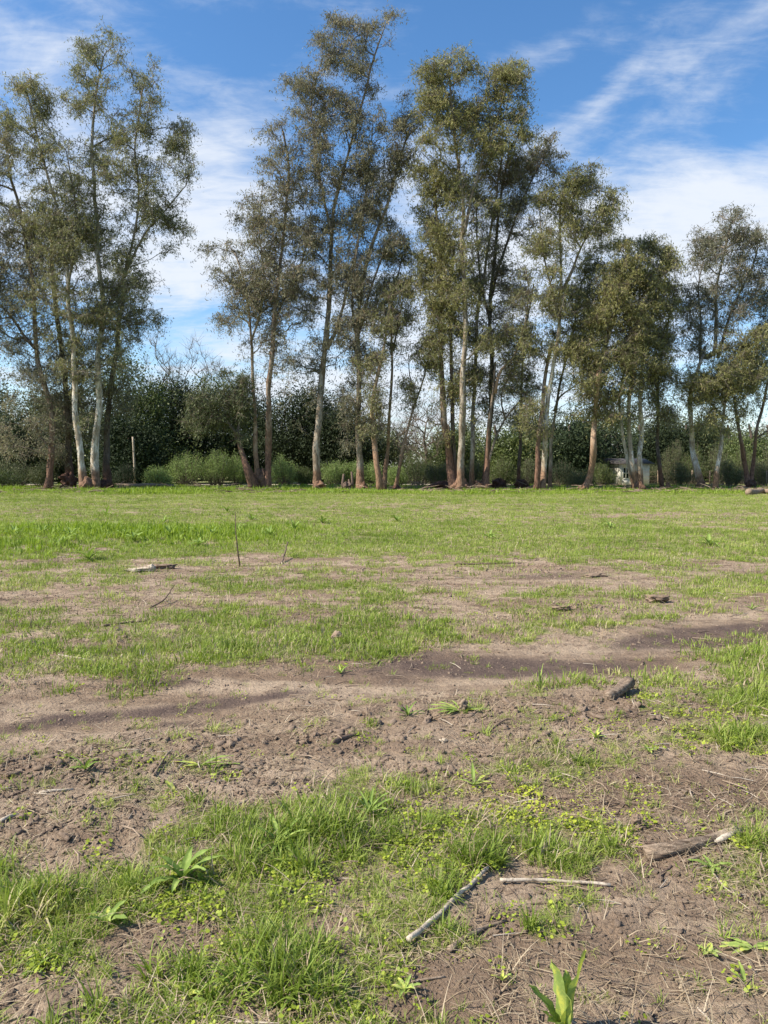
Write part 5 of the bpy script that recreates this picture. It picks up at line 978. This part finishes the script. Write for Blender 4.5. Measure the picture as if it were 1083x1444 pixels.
# middle field
T_mid = [blade_tuft('m', 26, .08, .009, .12, 1.2, M_GRASS, 3, 31, 1.3), blade_tuft('m', 18, .10, .010, .14, 1.4, M_GRASS, 3, 32, 1.3), blade_tuft('m', 30, .055, .009, .15, 1.1, M_GRASS, 2, 33), blade_tuft('m', 14, .07, .010, .2, 1.5, M_STRAW, 2, 34)]
do_scatter('field_grass', 'patchy green grass of the middle field', T_mid, 60000, 5, 46, 5, lambda x, y, px, py, g, t: np.clip(g ** 1.4 * (np.where(py > 795, .72, 1.0)) + .06 * (1 - t), 0, 1), .3, 1.0, lambda x, y, px, py, g, rg, k: .50 + .5 * fbm(x * .6, y * .8, 85, 3) * 1.3 + rg.normal(size=k) * .18 + np.where((py > 795) & (py < 930), .10, 0), .75, .012)
T_lush = [blade_tuft('l', 14, .20, .030, .14, .9, M_LUSH, 3, 41), blade_tuft('l', 11, .26, .036, .16, .8, M_LUSH, 3, 42), blade_tuft('l', 18, .14, .028, .18, 1.1, M_LUSH, 3, 43)]
do_scatter('leafy_weeds', 'lush low leafy weeds of the far field', T_lush, 40000, 12, 60, 6, lambda x, y, px, py, g, t: np.clip(np.where(py < 790, .35, .02) * g + .6 * np.clip(E(px, py, [(190, 754, 190, 11, 2, 1), (40, 775, 90, 14, 0, .6), (400, 748, 140, 6, 0, .4)]), 0, 1) + np.where((py < 698), .6, 0) * g, 0, .9), .5, 1.1,
           lambda x, y, px, py, g, rg, k: .55 + .4 * fbm(x * .4, y * .5, 87, 3) + rg.normal(size=k) * .14 - np.where(py < 695, .30, 0), .4,
           sfun=lambda x, y, px, py: .32 + .9 * np.clip(E(px, py, [(190, 754, 190, 11, 2, 1), (40, 775, 90, 12, 0, .6), (400, 748, 140, 6, 0, .4)]), 0, 1) + np.where(py < 697, 1.1 * np.clip(.45 + 1.6 * vnoise(x * .35, y * .35, 111), 0, 1.3), 0))
C_l = [clod_proto('k', s) for s in (1, 2, 3, 4, 5, 6, 7)]
CL = [(150, 1090, 210, 24, 4, 1.), (620, 1096, 100, 10, 10, .6), (880, 1000, 180, 26, 0, .5), (700, 1030, 260, 36, 0, .45), (60, 1180, 130, 40, 0, .6), (400, 1040, 200, 40, 0, .35), (740, 802, 110, 5, 0, .9), (820, 858, 90, 6, 0, .9), (480, 1150, 60, 20, 0, .4), (260, 1050, 160, 30, 0, .4)]
x, y, rg = candidates(200000, 1.2, 24, 7); g, t = cover_at(x, y); px, py = project(x, y); e = np.clip(E(px, py, CL), 0, 1)
keep = rg.random(len(x)) < np.clip((.26 + .5 * e) * (1 - .7 * t) * (1 - .6 * g) * (1 + 1.5 * fbm(x * 3, y * 3, 95, 2)), 0, 1); x, y, e = x[keep], y[keep], e[keep]; k = len(x); print('clods', k)
s = .0033 * np.exp(np.abs(rg.normal(size=k)) * (.55 + .40 * e)) * (1 + .09 * y); s = np.minimum(s, .034)
scatter('soil_crumbs', 'loose crumbs and clods of dry soil', C_l, np.stack([x, y, height(x, y) - s * .2], 1), np.stack([rg.uniform(-.6, .6, k), rg.uniform(-.6, .6, k), rg.uniform(0, 6.28, k)], 1), s, rg.integers(0, 7, k), rg.random(k))
def twig_proto(name, n, L, r, mat, seed):
    rg = np.random.default_rng(seed); Vs, Fs, off = [], [], 0
    for i in range(n):
        a = rg.uniform(0, 6.28); l = L * rg.uniform(.4, 1.2); p = rg.normal(size=2) * L * .6; c = np.array([p[0], p[1], r]); d = np.array([math.cos(a), math.sin(a), rg.uniform(-.03, .12)])
        V, F, T = tube([c - d * l * .5, c + [rg.normal() * l * .06, rg.normal() * l * .06, r], c + d * l * .5], [r, r * .9, r * .5], 4, 0, 1, False); Vs.append(V); Fs.append(F + off); off += len(V)
    return bpy.data.objects.new(name, mesh_from(name, np.vstack(Vs), np.vstack(Fs), mats=[mat]))
T_tw = [twig_proto('w', 2, .07, .0016, M_WOODDARK, 1), twig_proto('w', 1, .12, .0024, M_WOOD, 2), twig_proto('w', 3, .04, .0014, M_WOOD, 3), twig_proto('w', 1, .09, .0020, M_WOODPALE, 4), twig_proto('w', 2, .05, .0022, M_WOODDARK, 5)]
do_scatter('twig_litter', 'small dark and pale twigs strewn over the soil', T_tw, 16000, 1.2, 30, 8, lambda x, y, px, py, g, t: np.clip((.35 + 1.2 * fbm(x * .9, y * .9, 131, 3)) * (1 - .8 * t), .04, 1), .6, 1.6, lambda x, y, px, py, g, rg, k: rg.random(k), 1.0, .05, .06)
T_bk = [twig_proto('b', 5, .5, .02, M_WOOD, 11), twig_proto('b', 7, .3, .014, M_WOODDARK, 12), twig_proto('b', 3, .9, .018, M_WOOD, 13)]
def near_trunks(x, y, px, py, g, t): return np.clip(np.where((y > 43) & (y < 60), .5 + 1.2 * fbm(x * .4, y * .6, 141, 3), 0) * np.where(x > 2, 1, .45), 0, 1)
do_scatter('bark_litter', 'fallen bark strips and twigs around the feet of the gums', T_bk, 5000, 40, 62, 9, near_trunks, .5, 1.5, lambda x, y, px, py, g, rg, k: rg.random(k), .5, 0, .15)
tot_ = sum(len(o.data.loops) - 2 * len(o.data.polygons) for o in col.objects if o.type == 'MESH')
print('tree tris', TREE_TRIS, 'all tris', tot_)
